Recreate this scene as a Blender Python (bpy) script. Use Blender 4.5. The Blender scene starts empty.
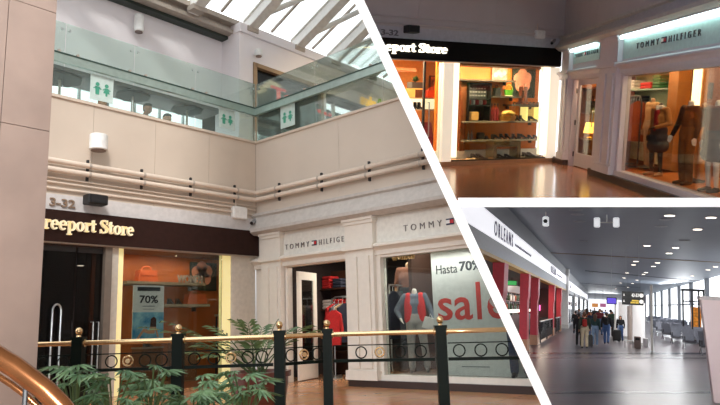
import bpy, bmesh, math, random
from mathutils import Vector, Matrix
random.seed(7)
C = bpy.context.scene.collection
SC = bpy.context.scene
F = 660.0                                   # focal length in pixels of the 720x405 frame

# ------------------------------------------------------------------ frames
def ray(u, v):
    return Vector(((u-360)/F, -(v-202.5)/F, -1.0))
def n(v): return v.normalized()
def rot_rows(a, b, c): return Matrix((a, b, c))
# main hall: its axes are the world's axes
e1 = n(ray(944, 306)); e2 = n(ray(-411, 350)); e3 = n(e1.cross(e2)); e2 = e3.cross(e1)
R1 = rot_rows(e1, e2, e3)
CAM = -(R1 @ (ray(256.5, 381)*13.2))
def cam2world(p): return CAM + R1 @ p
CAMW = Matrix.Translation(CAM) @ R1.to_4x4()
class Frame:
    """right / inward / up frame of a wall or a room, with pixel helpers"""
    def __init__(s, M, room):
        s.M = M; s.I = M.inverted(); s.room = room
        s.c = s.I @ CAM; s.R = s.I.to_3x3() @ R1
    def _hit(s, u, v, ax, val):
        d = s.R @ ray(u, v); t = (val - s.c[ax])/d[ax]
        return s.c + d*t
    def at(s, u, v, d=0.0): return s._hit(u, v, 1, d)
    def onz(s, u, v, z=0.0): return s._hit(u, v, 2, z)
    def ons(s, u, v, x=0.0): return s._hit(u, v, 0, x)
    def depth(s, u, v, t): return s.c + (s.R @ ray(u, v))*t
def fmat(o, r, i, z):
    m = Matrix((r, i, z)).transposed().to_4x4(); m.translation = o
    return m
A1 = Frame(Matrix.Identity(4), 1)
B1 = Frame(fmat(Vector((0, 0, 0)), Vector((0, -1, 0)), Vector((1, 0, 0)), Vector((0, 0, 1))), 1)
a2 = n(ray(1640, 118)); b2 = n(ray(383, 101)); n2 = n(a2.cross(b2)); y2 = n2.cross(a2)
O2 = cam2world(ray(556.5, 161.5)*17.4)
A2 = Frame(fmat(O2, R1 @ a2, R1 @ y2, R1 @ n2), 2)
B2 = Frame(fmat(O2, R1 @ (-b2), R1 @ (n2.cross(-b2)), R1 @ n2), 2)
y3 = n(ray(603, 307)); u3 = Vector((0, 1, 0)); u3 = n(u3 - y3*u3.dot(y3)); x3 = y3.cross(u3)
H3 = Frame(fmat(CAM - (R1 @ u3)*1.9, R1 @ x3, R1 @ y3, R1 @ u3), 3)

# ------------------------------------------------------------------ materials
def lin(c):
    f = lambda x: x/12.92 if x <= .04045 else ((x+.055)/1.055)**2.4
    return tuple(f(x/255) for x in c[:3]) + (1,)
MATS = {}
def mat(name, col, rough=.6, metal=0, var=.06, scale=12, emit=None, strength=0, spec=.5, col2=None, bump=0, coat=0):
    if name in MATS: return MATS[name]
    m = bpy.data.materials.new(name); m.use_nodes = True
    nt = m.node_tree; b = nt.nodes['Principled BSDF']
    tc = nt.nodes.new('ShaderNodeTexCoord'); no = nt.nodes.new('ShaderNodeTexNoise')
    no.inputs['Scale'].default_value = scale; no.inputs['Detail'].default_value = 4
    nt.links.new(tc.outputs['Object'], no.inputs['Vector'])
    rp = nt.nodes.new('ShaderNodeValToRGB')
    c = lin(col)
    if col2: c0, c1 = c, lin(col2)
    else:
        c0 = tuple(max(0, x*(1-var)) for x in c[:3])+(1,); c1 = tuple(min(1, x*(1+var)) for x in c[:3])+(1,)
    rp.color_ramp.elements[0].position = .35; rp.color_ramp.elements[1].position = .65
    rp.color_ramp.elements[0].color = c0; rp.color_ramp.elements[1].color = c1
    nt.links.new(no.outputs['Fac'], rp.inputs['Fac']); nt.links.new(rp.outputs['Color'], b.inputs['Base Color'])
    b.inputs['Roughness'].default_value = rough; b.inputs['Metallic'].default_value = metal
    b.inputs['Specular IOR Level'].default_value = spec
    if coat: b.inputs['Coat Weight'].default_value = coat
    if emit:
        b.inputs['Emission Color'].default_value = lin(emit); b.inputs['Emission Strength'].default_value = strength
    if bump:
        bp = nt.nodes.new('ShaderNodeBump'); bp.inputs['Strength'].default_value = bump
        nt.links.new(no.outputs['Fac'], bp.inputs['Height']); nt.links.new(bp.outputs['Normal'], b.inputs['Normal'])
    MATS[name] = m
    return m
def glass(name, tint, veil=.0, veilcol=(255, 255, 255), refl=1.0):
    """thin pane: tinted transparency, a Fresnel reflection and a faint diffuse veil"""
    if name in MATS: return MATS[name]
    m = bpy.data.materials.new(name); m.use_nodes = True; nt = m.node_tree
    for x in list(nt.nodes): nt.nodes.remove(x)
    out = nt.nodes.new('ShaderNodeOutputMaterial'); tr = nt.nodes.new('ShaderNodeBsdfTransparent')
    gl = nt.nodes.new('ShaderNodeBsdfGlossy'); df = nt.nodes.new('ShaderNodeBsdfDiffuse')
    fr = nt.nodes.new('ShaderNodeFresnel'); fr.inputs['IOR'].default_value = 1.45
    mu = nt.nodes.new('ShaderNodeMath'); mu.operation = 'MULTIPLY'; mu.inputs[1].default_value = refl
    m1 = nt.nodes.new('ShaderNodeMixShader'); m2 = nt.nodes.new('ShaderNodeMixShader')
    tr.inputs['Color'].default_value = lin(tint); df.inputs['Color'].default_value = lin(veilcol)
    gl.inputs['Roughness'].default_value = .03
    m1.inputs['Fac'].default_value = veil
    nt.links.new(tr.outputs[0], m1.inputs[1]); nt.links.new(df.outputs[0], m1.inputs[2])
    nt.links.new(fr.outputs[0], mu.inputs[0]); nt.links.new(mu.outputs[0], m2.inputs['Fac'])
    nt.links.new(m1.outputs[0], m2.inputs[1]); nt.links.new(gl.outputs[0], m2.inputs[2])
    nt.links.new(m2.outputs[0], out.inputs['Surface'])
    MATS[name] = m
    return m
def tiles(name, c1, c2, grout, sx, sy, gw=.012, rough=.25, spec=.5, offset=0.0, rot=0.0):
    if name in MATS: return MATS[name]
    m = mat(name, c1, rough, var=.05, scale=3, spec=spec); nt = m.node_tree; b = nt.nodes['Principled BSDF']
    br = nt.nodes.new('ShaderNodeTexBrick'); tc = nt.nodes.new('ShaderNodeTexCoord'); mp = nt.nodes.new('ShaderNodeMapping')
    mp.inputs['Rotation'].default_value[2] = rot
    nt.links.new(tc.outputs['Object'], mp.inputs['Vector']); nt.links.new(mp.outputs[0], br.inputs['Vector'])
    br.offset = offset; br.inputs['Scale'].default_value = 1; br.inputs['Brick Width'].default_value = sx
    br.inputs['Row Height'].default_value = sy; br.inputs['Mortar Size'].default_value = gw
    br.inputs['Color1'].default_value = lin(c1); br.inputs['Color2'].default_value = lin(c2); br.inputs['Mortar'].default_value = lin(grout)
    no = [x for x in nt.nodes if x.type == 'TEX_NOISE'][0]
    mx = nt.nodes.new('ShaderNodeMix'); mx.data_type = 'RGBA'; mx.blend_type = 'OVERLAY'; mx.inputs['Factor'].default_value = .25
    nt.links.new(br.outputs['Color'], mx.inputs['A']); nt.links.new(no.outputs['Color'], mx.inputs['B'])
    nt.links.new(mx.outputs['Result'], b.inputs['Base Color'])
    return m

# ------------------------------------------------------------------ object helpers
ROOM = {}                 # object name -> room number (for cutting walls at the dividers)
def put(o, frame, loc=(0, 0, 0), rz=0.0, sc=1.0):
    o.matrix_basis = frame.M @ Matrix.Translation(Vector(loc)) @ Matrix.Rotation(rz, 4, 'Z') @ Matrix.Diagonal((sc, sc, sc, 1))
def tag(o, label, cat, group=None, kind=None):
    if label: o['label'] = label
    if cat: o['category'] = cat
    if group: o['group'] = group
    if kind: o['kind'] = kind
    return o
class Thing:
    def __init__(s, frame, name, label, cat, loc=(0, 0, 0), rz=0.0, group=None, kind=None, sc=1.0):
        s.o = bpy.data.objects.new(name, None); C.objects.link(s.o); s.o.empty_display_size = .1
        put(s.o, frame, loc, rz, sc); tag(s.o, label, cat, group, kind)
        s.frame = frame; s.loc = Vector(loc); s.o['room'] = frame.room
class MB:
    """collects shapes in frame coordinates, then links them as ONE mesh"""
    def __init__(s): s.v = []; s.f = []
    def add(s, vs, fs):
        k = len(s.v); s.v += [Vector(x) for x in vs]; s.f += [tuple(i+k for i in f) for f in fs]; return s
    def box(s, a, b):
        x0, y0, z0 = [min(p, q) for p, q in zip(a, b)]; x1, y1, z1 = [max(p, q) for p, q in zip(a, b)]
        return s.add([(x0, y0, z0), (x1, y0, z0), (x1, y1, z0), (x0, y1, z0), (x0, y0, z1), (x1, y0, z1), (x1, y1, z1), (x0, y1, z1)],
                     [(0, 3, 2, 1), (4, 5, 6, 7), (0, 1, 5, 4), (1, 2, 6, 5), (2, 3, 7, 6), (3, 0, 4, 7)])
    def cbox(s, c, d): return s.box([p-q/2 for p, q in zip(c, d)], [p+q/2 for p, q in zip(c, d)])
    def rbox(s, c, d, ch=.01):
        """box with chamfered upright and top edges"""
        x, y, z = c; w, h, t = d[0]/2, d[1]/2, d[2]/2; ch = min(ch, w*.45, h*.45, t*.45)
        oc = lambda w_, h_: [(-w_, -h_+ch), (-w_+ch, -h_), (w_-ch, -h_), (w_, -h_+ch), (w_, h_-ch), (w_-ch, h_), (-w_+ch, h_), (-w_, h_-ch)]
        ls = []
        for q, zz in ((ch, -t), (0, -t+ch), (0, t-ch), (ch, t)):
            ls.append([(x+p[0]*(1-q/max(w, 1e-6)), y+p[1]*(1-q/max(h, 1e-6)), z+zz) for p in oc(w, h)])
        vs = [p for l in ls for p in l]; fs = [tuple(range(7, -1, -1)), tuple(range(24, 32))]
        for r in range(3):
            for i in range(8): fs.append((r*8+i, r*8+(i+1) % 8, r*8+8+(i+1) % 8, r*8+8+i))
        return s.add(vs, fs)
    def tube(s, pts, r, k=10, cap=True, closed=False):
        pts = [Vector(p) for p in pts]; m = len(pts); rs = r if isinstance(r, (list, tuple)) else [r]*m
        vs = []; up = None
        for i, p in enumerate(pts):
            if closed: t = pts[(i+1) % m]-pts[i-1]
            else: t = pts[min(i+1, m-1)]-pts[max(i-1, 0)]
            t = t.normalized() if t.length > 1e-9 else Vector((0, 0, 1))
            if up is None: up = Vector((0, 0, 1)) if abs(t.z) < .9 else Vector((1, 0, 0))
            a = t.cross(up)
            if a.length < 1e-4: a = t.orthogonal()
            a.normalize(); b = a.cross(t).normalized(); up = b
            for j in range(k):
                q = 2*math.pi*j/k; vs.append(p + a*math.cos(q)*rs[i] + b*math.sin(q)*rs[i])
        fs = []
        for i in range(m if closed else m-1):
            for j in range(k):
                i2 = (i+1) % m; fs.append((i*k+j, i*k+(j+1) % k, i2*k+(j+1) % k, i2*k+j))
        if cap and not closed: fs += [tuple(range(k-1, -1, -1)), tuple(range((m-1)*k, m*k))]
        return s.add(vs, fs)
    def bar(s, p, q, w, h):
        """rectangular bar from p to q, w across, h in the upright direction"""
        p, q = Vector(p), Vector(q); t = (q-p).normalized(); up = Vector((0, 0, 1)) if abs(t.z) < .95 else Vector((0, 1, 0))
        a = t.cross(up).normalized(); b = a.cross(t)
        o = [a*(-w/2)+b*(-h/2), a*(w/2)+b*(-h/2), a*(w/2)+b*(h/2), a*(-w/2)+b*(h/2)]
        return s.add([p+x for x in o]+[q+x for x in o], [(0, 3, 2, 1), (4, 5, 6, 7), (0, 1, 5, 4), (1, 2, 6, 5), (2, 3, 7, 6), (3, 0, 4, 7)])
    def lathe(s, prof, c=(0, 0, 0), k=20, ax='z'):
        vs = []; fs = []; m = len(prof)
        for r, h in prof:
            for j in range(k):
                q = 2*math.pi*j/k; x, y = r*math.cos(q), r*math.sin(q)
                p = {'z': (x, y, h), 'y': (x, h, y), 'x': (h, x, y)}[ax]
                vs.append((c[0]+p[0], c[1]+p[1], c[2]+p[2]))
        for i in range(m-1):
            for j in range(k): fs.append((i*k+j, i*k+(j+1) % k, (i+1)*k+(j+1) % k, (i+1)*k+j))
        fs += [tuple(range(k-1, -1, -1)), tuple(range((m-1)*k, m*k))]
        return s.add(vs, fs)
    def ball(s, c, r, k=14, sq=(1, 1, 1)):
        vs = []; fs = []; m = k//2+1
        for i in range(m):
            th = math.pi*(.02+.96*i/(m-1))
            for j in range(k):
                q = 2*math.pi*j/k
                vs.append((c[0]+sq[0]*r*math.sin(th)*math.cos(q), c[1]+sq[1]*r*math.sin(th)*math.sin(q), c[2]-sq[2]*r*math.cos(th)))
        for i in range(m-1):
            for j in range(k): fs.append((i*k+j, i*k+(j+1) % k, (i+1)*k+(j+1) % k, (i+1)*k+j))
        fs += [tuple(range(k-1, -1, -1)), tuple(range((m-1)*k, m*k))]
        return s.add(vs, fs)
    def prism(s, poly, vec):
        poly = [Vector(p) for p in poly]; vec = Vector(vec); m = len(poly)
        return s.add(poly+[p+vec for p in poly], [tuple(range(m-1, -1, -1)), tuple(range(m, 2*m))] + [(i, (i+1) % m, m+(i+1) % m, m+i) for i in range(m)])
    def quad(s, a, b, c, d): return s.add([a, b, c, d], [(0, 1, 2, 3)])
    def wall(s, x0, x1, y0, y1, z0, z1, holes):
        """wall box in the right/up plane with rectangular openings (hx0,hx1,hz0,hz1)"""
        xs = sorted({x0, x1} | {h for q in holes for h in q[:2]}); zs = sorted({z0, z1} | {h for q in holes for h in q[2:]})
        for i in range(len(xs)-1):
            for j in range(len(zs)-1):
                cx, cz = (xs[i]+xs[i+1])/2, (zs[j]+zs[j+1])/2
                if any(h[0] < cx < h[1] and h[2] < cz < h[3] for h in holes): continue
                if cx < x0 or cx > x1 or cz < z0 or cz > z1: continue
                s.box((xs[i], y0, zs[j]), (xs[i+1], y1, zs[j+1]))
        return s
    def build(s, name, m, parent=None, frame=None, loc=None, smooth=False, label=None):
        """parent: Thing or part object.  loc: origin in frame coordinates"""
        if isinstance(parent, Thing): off = parent.loc
        elif parent is not None: off = Vector(parent['off'])
        else: off = Vector(loc) if loc is not None else Vector((0, 0, 0))
        me = bpy.data.meshes.new(name)
        me.from_pydata([v-off for v in s.v], [], s.f)
        bm = bmesh.new(); bm.from_mesh(me)
        bmesh.ops.recalc_face_normals(bm, faces=bm.faces); bm.to_mesh(me); bm.free()
        if smooth:
            for p in me.polygons: p.use_smooth = True
            try: me.set_sharp_from_angle(angle=math.radians(40))
            except Exception: pass
        me.materials.append(m)
        o = bpy.data.objects.new(name, me); C.objects.link(o); o['off'] = tuple(off)
        if parent is None: put(o, frame, off); o['room'] = frame.room
        else: o.parent = parent.o if isinstance(parent, Thing) else parent
        if label: o['label'] = label
        return o
def solo(mb, frame, name, m, label, cat, loc=None, group=None, smooth=False, kind=None):
    if loc is None:
        lo = [min(v[i] for v in mb.v) for i in range(3)]; hi = [max(v[i] for v in mb.v) for i in range(3)]
        loc = ((lo[0]+hi[0])/2, (lo[1]+hi[1])/2, lo[2])
    return tag(mb.build(name, m, None, frame, loc, smooth), label, cat, group, kind)
def struct(mb, frame, name, m, loc=(0, 0, 0), smooth=False):
    return tag(mb.build(name, m, None, frame, loc, smooth), None, None, None, 'structure')
def copy_tree(o, parent=None):
    c = o.copy(); C.objects.link(c); c.parent = parent
    for ch in o.children: copy_tree(ch, c)
    return c
def ordinal(i): return ['first', 'second', 'third', 'fourth', 'fifth', 'sixth', 'seventh', 'eighth', 'ninth', 'tenth', 'eleventh', 'twelfth'][i]

# ------------------------------------------------------------------ lettering
def text_mesh(s, bold=0.0, spacing=1.0, depth=.05):
    cu = bpy.data.curves.new('t', 'FONT'); cu.body = s; cu.extrude = depth; cu.offset = bold; cu.space_character = spacing; cu.resolution_u = 3
    o = bpy.data.objects.new('t', cu); C.objects.link(o)
    dg = bpy.context.evaluated_depsgraph_get(); dg.update()
    me = bpy.data.meshes.new_from_object(o.evaluated_get(dg))
    vs = [v.co.copy() for v in me.vertices]; fs = [tuple(p.vertices) for p in me.polygons]
    bpy.data.objects.remove(o); bpy.data.curves.remove(cu); bpy.data.meshes.remove(me)
    return vs, fs
def lay(mb, vs, fs, p, r, up, w, h, t=.02):
    """fit lettering into a box: p lower-left, r/up directions, w wide, h tall, t thick (out of the wall)"""
    p, r, up = Vector(p), Vector(r).normalized(), Vector(up).normalized(); nn = r.cross(up)
    lo = [min(v[i] for v in vs) for i in range(3)]; hi = [max(v[i] for v in vs) for i in range(3)]
    d = [max(hi[i]-lo[i], 1e-6) for i in range(3)]
    mb.add([p + r*((v[0]-lo[0])/d[0]*w) + up*((v[1]-lo[1])/d[1]*h) + nn*((v[2]-lo[2])/d[2]*t) for v in vs], fs)
    return mb
def write(s, p, w, h, r=(1, 0, 0), up=(0, 0, 1), bold=0.0, spacing=1.0, t=.02):
    return lay(MB(), *text_mesh(s, bold, spacing), p, r, up, w, h, t)
def serif_glyphs():
    """fat soft serif letters, each a list of overlapping polygons in an em box (x-height .68, cap 1)"""
    def ring(cx, cy, rx, ry, tx, ty, a0=0, a1=360, k=26):
        out = []
        for i in range(k):
            q0 = math.radians(a0+(a1-a0)*i/k); q1 = math.radians(a0+(a1-a0)*(i+1)/k)
            out.append([(cx+rx*math.cos(q0), cy+ry*math.sin(q0)), (cx+rx*math.cos(q1), cy+ry*math.sin(q1)),
                        (cx+(rx-tx)*math.cos(q1), cy+(ry-ty)*math.sin(q1)), (cx+(rx-tx)*math.cos(q0), cy+(ry-ty)*math.sin(q0))])
        return out
    def disc(cx, cy, r): return [[(cx+r*math.cos(i*.524), cy+r*math.sin(i*.524)) for i in range(12)]]
    def rc(x0, y0, x1, y1): return [[(x0, y0), (x1, y0), (x1, y1), (x0, y1)]]
    def stroke(pts, ws):
        out = []
        for i in range(len(pts)-1):
            a, b = Vector(pts[i]), Vector(pts[i+1]); d = (b-a).normalized(); m = Vector((-d.y, d.x))
            out.append([tuple(a+m*ws[i]/2), tuple(a-m*ws[i]/2), tuple(b-m*ws[i+1]/2), tuple(b+m*ws[i+1]/2)])
            out += disc(b.x, b.y, ws[i+1]/2)
        return out
    g = {}
    g['F'] = (rc(.1, 0, .3, 1)+rc(0, 0, .42, .1)+rc(0, .9, .68, 1)+rc(.58, .7, .68, 1)+rc(.1, .46, .52, .56)+rc(.44, .38, .52, .64), .72)
    g['r'] = (rc(.08, 0, .26, .66)+rc(0, 0, .36, .09)+rc(0, .58, .26, .67)+stroke([(.2, .4), (.28, .56), (.38, .6)], [.1, .13, .16])+disc(.42, .57, .1), .52)
    g['e'] = (ring(.3, .34, .3, .35, .17, .09, 0, 320)+rc(.14, .32, .58, .41), .64)
    g['p'] = (rc(.08, -.3, .26, .66)+rc(0, -.3, .36, -.21)+rc(0, .58, .2, .67)+ring(.36, .34, .3, .35, .17, .09), .7)
    g['o'] = (ring(.32, .34, .32, .35, .18, .09), .68)
    g['t'] = (rc(.1, .08, .28, .9)+rc(0, .58, .42, .67)+stroke([(.19, .12), (.27, .06), (.4, .1)], [.18, .13, .07]), .46)
    g['S'] = (stroke([(.6, .72), (.58, .88), (.4, .95), (.18, .9), (.12, .74), (.24, .6), (.46, .48), (.6, .34), (.56, .14), (.36, .04), (.16, .08), (.08, .26)],
                     [.07, .1, .1, .16, .18, .2, .22, .2, .17, .1, .1, .08])+rc(.56, .66, .64, .98)+rc(.04, 0, .12, .3), .72)
    g[' '] = ([], .3)
    return g
def write_serif(s, p, w, h, r=(1, 0, 0), up=(0, 0, 1), t=.03):
    g = serif_glyphs(); x = 0; polys = []
    for ch in s:
        ps, adv = g[ch]
        polys += [[(q[0]+x, q[1]) for q in pl] for pl in ps]; x += adv
    p, r, up = Vector(p), Vector(r), Vector(up); nn = r.cross(up); mb = MB(); k = w/x
    for pl in polys: mb.prism([p+r*(q[0]*k)+up*(q[1]*h) for q in pl], nn*t)
    return mb
def flag(T, p, w, h, names=True):
    """two-colour flag mark: navy bars, white and red fields"""
    x, y, z = p
    T = MB().box((x, y, z), (x+w, y+.012, z+h)).build('flag_emblem', mat('navy', (22, 24, 60), .5), T)
    MB().box((x+w*.02, y-.004, z+h*.22), (x+w*.5, y+.004, z+h*.78)).build('flag_field', mat('white_paint', (235, 235, 232), .5), T, label='white half of the flag emblem')
    MB().box((x+w*.5, y-.004, z+h*.22), (x+w*.98, y+.004, z+h*.78)).build('flag_field', mat('flag_red', (190, 25, 40), .5), T, label='red half of the flag emblem')

# ------------------------------------------------------------------ people and mannequins
def capsule_bm(caps):
    bm = bmesh.new()
    for p, q, r0, r1 in caps:
        p, q = Vector(p), Vector(q)
        for c, r in ((p, r0), (q, r1)):
            bmesh.ops.create_icosphere(bm, subdivisions=2, radius=r, matrix=Matrix.Translation(c))
        d = q-p
        if d.length > 1e-5:
            bmesh.ops.create_cone(bm, cap_ends=True, segments=14, radius1=r0, radius2=r1, depth=d.length,
                                  matrix=Matrix.Translation((p+q)/2) @ d.to_track_quat('Z', 'Y').to_matrix().to_4x4())
    return bm
def remeshed(name, caps, vox, smooth=3):
    bm = capsule_bm(caps); me = bpy.data.meshes.new(name); bm.to_mesh(me); bm.free()
    o = bpy.data.objects.new(name, me); C.objects.link(o)
    r = o.modifiers.new('r', 'REMESH'); r.mode = 'VOXEL'; r.voxel_size = vox
    s = o.modifiers.new('s', 'SMOOTH'); s.factor = .5; s.iterations = smooth
    dg = bpy.context.evaluated_depsgraph_get(); dg.update()
    out = bpy.data.meshes.new_from_object(o.evaluated_get(dg)); out.name = name
    for p in out.polygons: p.use_smooth = True
    bpy.data.objects.remove(o); bpy.data.meshes.remove(me)
    return out
FIG = {}
def skeleton(pose):
    J = dict(sL=(.185, 0, 1.42), sR=(-.185, 0, 1.42), eL=(.235, .03, 1.13), eR=(-.235, .03, 1.13), wL=(.25, -.03, .88), wR=(-.25, -.03, .88),
             hL=(.09, 0, .92), hR=(-.09, 0, .92), kL=(.10, -.015, .5), kR=(-.10, -.015, .5), aL=(.10, .03, .085), aR=(-.10, .03, .085), head=(0, -.015, 1.605))
    J.update(pose); return {k: Vector(v) for k, v in J.items()}
def fig_meshes(key, pose, female=False, skirt=False, headless=False, longhair=False, short=False):
    if key in FIG: return FIG[key]
    J = skeleton(pose); sw = .92 if female else 1
    def arms(dr, upto=1.0):
        c = []
        for s in 'LR':
            a, b, w = J['s'+s], J['e'+s], J['w'+s]
            c.append((a, b, .052+dr, .042+dr)); c.append((b, b+(w-b)*upto, .042+dr, .030+dr))
        return c
    def torso(dr):
        return [((-.085, 0, .95), (.085, 0, .95), .095+dr, .095+dr), ((-.065*sw, 0, 1.1), (.065*sw, 0, 1.1), .082+dr, .082+dr),
                ((-.09*sw, 0, 1.27), (.09*sw, 0, 1.27), .092+dr, .092+dr), ((-.15*sw, 0, 1.4), (.15*sw, 0, 1.4), .062+dr, .062+dr),
                ((0, 0, 1.0), (0, 0, 1.3), .084+dr, .094+dr), ((-.07, 0, .97), (-.055, 0, 1.12), .088+dr, .078+dr), ((.07, 0, .97), (.055, 0, 1.12), .088+dr, .078+dr), ((-.06, 0, 1.1), (-.09, 0, 1.33), .078+dr, .08+dr), ((.06, 0, 1.1), (.09, 0, 1.33), .078+dr, .08+dr)]
    def legs(dr, to=1.0):
        c = []
        for s in 'LR':
            h, k, a = J['h'+s], J['k'+s], J['a'+s]
            c.append((h, k, .088+dr, .055+dr)); c.append((k, k+(a-k)*to, .055+dr, .036+dr+(0.012 if dr else 0)))
        return c
    hd = J['head']; body = torso(0)+arms(0)+legs(0)
    for s in 'LR':
        a = J['a'+s]; body.append((a+Vector((0, .02, -.035)), a+Vector((.01 if s == 'L' else -.01, -.15, -.055)), .036, .026))
    body.append(((0, .01, 1.42), (hd.x*.6, hd.y*.5+.01, 1.52), .056, .05))
    if not headless:
        body += [(hd+Vector((0, .012, .03)), hd+Vector((0, .005, .02)), .088, .086), (hd+Vector((0, -.015, 0)), hd+Vector((0, -.03, -.065)), .074, .046),
                 (hd+Vector((0, -.085, 0)), hd+Vector((0, -.108, -.03)), .010, .016), (hd+Vector((-.02, -.083, -.062)), hd+Vector((.02, -.083, -.062)), .011, .011)]
        for q in (-1, 1):
            body += [(hd+Vector((q*.088, .02, .01)), hd+Vector((q*.092, .025, -.03)), .016, .012), (hd+Vector((q*.034, -.078, .014)), hd+Vector((q*.034, -.08, .012)), .014, .013)]
    for s in 'LR':                                            # hands: palm, four fingers, thumb
        w = J['w'+s]; d = (w-J['e'+s]).normalized(); sgn = 1 if s == 'L' else -1
        fwd = Vector((0, -1, 0)); side = (fwd - d*fwd.dot(d))
        side = side.normalized() if side.length > .1 else Vector((sgn, 0, 0)); pn = d.cross(side)*sgn
        palm = w+d*.045
        body.append((w, palm, .026, .022)); body.append((palm-side*.02, palm+side*.02+d*.01, .022, .021))
        for i, ln in enumerate((.066, .078, .082, .07)):
            b0 = palm + side*(-.036+.024*i)+d*.02; b1 = b0+d*ln*.55; b2_ = b1+(d*.75-pn*.5*sgn).normalized()*ln*.5
            body += [(b0, b1, .0095, .009), (b1, b2_, .009, .0075)]
        t0 = w+side*.026+d*.015; t1 = t0+(side*.7+d*.7)*.045; body += [(t0, t1, .012, .01), (t1, t1+d*.03, .01, .008)]
    out = dict(body=remeshed('body', body, .0105, 2))
    out['shirt'] = remeshed('shirt', torso(.016)+[(J['s'+s], J['e'+s], .066, .056) for s in 'LR']+([] if short else [(J['e'+s], J['e'+s]+(J['w'+s]-J['e'+s])*.93, .056, .043) for s in 'LR']), .016)
    if skirt: out['skirt'] = remeshed('skirt', [((-.08, 0, .98), (.08, 0, .98), .125, .125), ((-.12, 0, .66), (.12, 0, .66), .15, .15), ((-.1, 0, .82), (.1, 0, .82), .14, .14), ((0, 0, .66), (0, 0, .9), .16, .13)], .018)
    else: out['trousers'] = remeshed('trousers', [((-.085, 0, .95), (.085, 0, .95), .12, .12), ((-.07, 0, 1.03), (.07, 0, 1.03), .114, .114)]+legs(.018, .96), .016)
    sh = []
    for s in 'LR':
        a = J['a'+s]; x = .01 if s == 'L' else -.01
        sh += [(a+Vector((0, .025, -.04)), a+Vector((x, -.17, -.055)), .045, .033), (a+Vector((0, 0, -.02)), a+Vector((x, -.08, -.045)), .045, .038)]
    out['shoes'] = remeshed('shoes', sh, .014)
    if not headless:
        hc = [(hd+Vector((0, .022, .045)), hd+Vector((0, .03, .02)), .092, .09), (hd+Vector((-.03, -.03, .075)), hd+Vector((.03, -.03, .075)), .045, .045),
              (hd+Vector((0, .06, 0)), hd+Vector((0, .05, -.05)), .07, .05)]
        if longhair: hc += [(hd+Vector((0, .05, 0)), hd+Vector((0, .085, -.24)), .085, .07), (hd+Vector((-.07, .03, .0)), hd+Vector((-.07, .06, -.16)), .04, .035), (hd+Vector((.07, .03, .0)), hd+Vector((.07, .06, -.16)), .04, .035)]
        out['hair'] = remeshed('hair', hc, .014)
    FIG[key] = out
    return out
def person(frame, key, loc, rz, label, cols, cat='person', name='person', group=None, sc=1.0, parts=None, **kw):
    """cols: part -> material; parts not named keep no mesh.  One continuous body, clothing and hair its children"""
    ms = fig_meshes(key, **kw)
    o = bpy.data.objects.new(name, ms['body']); C.objects.link(o); o['room'] = frame.room
    if not ms['body'].materials: ms['body'].materials.append(cols['body'])
    o.material_slots[0].link = 'OBJECT'; o.material_slots[0].material = cols['body']
    put(o, frame, loc, rz, sc); tag(o, label, cat, group)
    for k in ('shirt', 'trousers', 'skirt', 'shoes', 'hair'):
        if k in ms and k in cols:
            if not ms[k].materials: ms[k].materials.append(cols[k])
            c = bpy.data.objects.new(k, ms[k]); C.objects.link(c); c.parent = o
            c.material_slots[0].link = 'OBJECT'; c.material_slots[0].material = cols[k]
    return o

# ================================================================== SHARED MATERIALS
cream = mat('cream_plaster', (205, 190, 174), .75, var=.03, scale=1.5)
cream2 = mat('cream_panel', (205, 192, 178), .7, var=.03, scale=1.2)
white = mat('white_paint', (235, 235, 232), .5)
ivory = mat('ivory_paint', (228, 222, 212), .5, var=.02)
lilac = mat('lilac_white_plaster', (240, 234, 236), .8, var=.02, scale=1)
marble = mat('pink_marble', (172, 152, 141), .45, var=.08, scale=2.2)
joint = mat('dark_joint', (90, 74, 66), .9)
steel = mat('brushed_steel', (190, 195, 195), .3, metal=.9)
greysteel = mat('grey_painted_steel', (226, 224, 218), .5, var=.04)
taupe = mat('taupe_steel', (176, 164, 152), .5, var=.05)
darkmetal = mat('dark_metal', (40, 40, 42), .5)
black = mat('black_plastic', (16, 16, 18), .5)
brass = mat('polished_brass', (222, 192, 146), .26, metal=.95, var=.05)
bronze = mat('bronze_rail', (132, 84, 50), .24, metal=.75, var=.15, scale=20)
green = mat('dark_green_iron', (6, 17, 12), .5, var=.2, spec=.12)
brown = mat('dark_brown_panel', (44, 24, 19), .7, var=.1, spec=.2)
nightsign = mat('dimmed_sign_panel', (14, 11, 11), .7, var=.1, spec=.15)  # the brown sign panel, darkened in its colour for the evening
glassdim = glass('evening_glass', (238, 238, 236), .0, refl=.22)
creamlet = mat('cream_letters', (245, 232, 196), .5, emit=(255, 236, 196), strength=.25)
shopglass = glass('shop_glass', (235, 240, 238), .0, refl=.7)
balglass = glass('balustrade_glass', (240, 249, 245), .075, (214, 232, 224), .7)
orangeback = mat('orange_back_panel', (178, 92, 34), .6, var=.08, scale=2)
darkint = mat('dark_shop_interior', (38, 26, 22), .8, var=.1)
shelfgrey = mat('stone_shelf', (150, 135, 115), .5)
warmlit = mat('frosted_light_panel_day', (235, 225, 180), .5, emit=(255, 236, 150), strength=.4)
leafA = mat('split_leaf', (62, 96, 62), .42, col2=(116, 146, 104), scale=5)
leafB = mat('palm_leaf', (54, 82, 44), .4, col2=(110, 132, 84), scale=4)
stemm = mat('plant_stem', (70, 90, 50), .6)
soil = mat('potting_soil', (46, 34, 26), .95, var=.3, scale=40, bump=.5)
redpot = mat('red_brown_glazed_pot', (92, 42, 32), .3, var=.15, coat=.4)
lampglow = mat('downlight_glow', (255, 244, 220), .5, emit=(255, 240, 214), strength=6)
skin = mat('skin', (205, 150, 120), .5); skin2 = mat('tan_skin', (176, 120, 92), .5)
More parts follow.
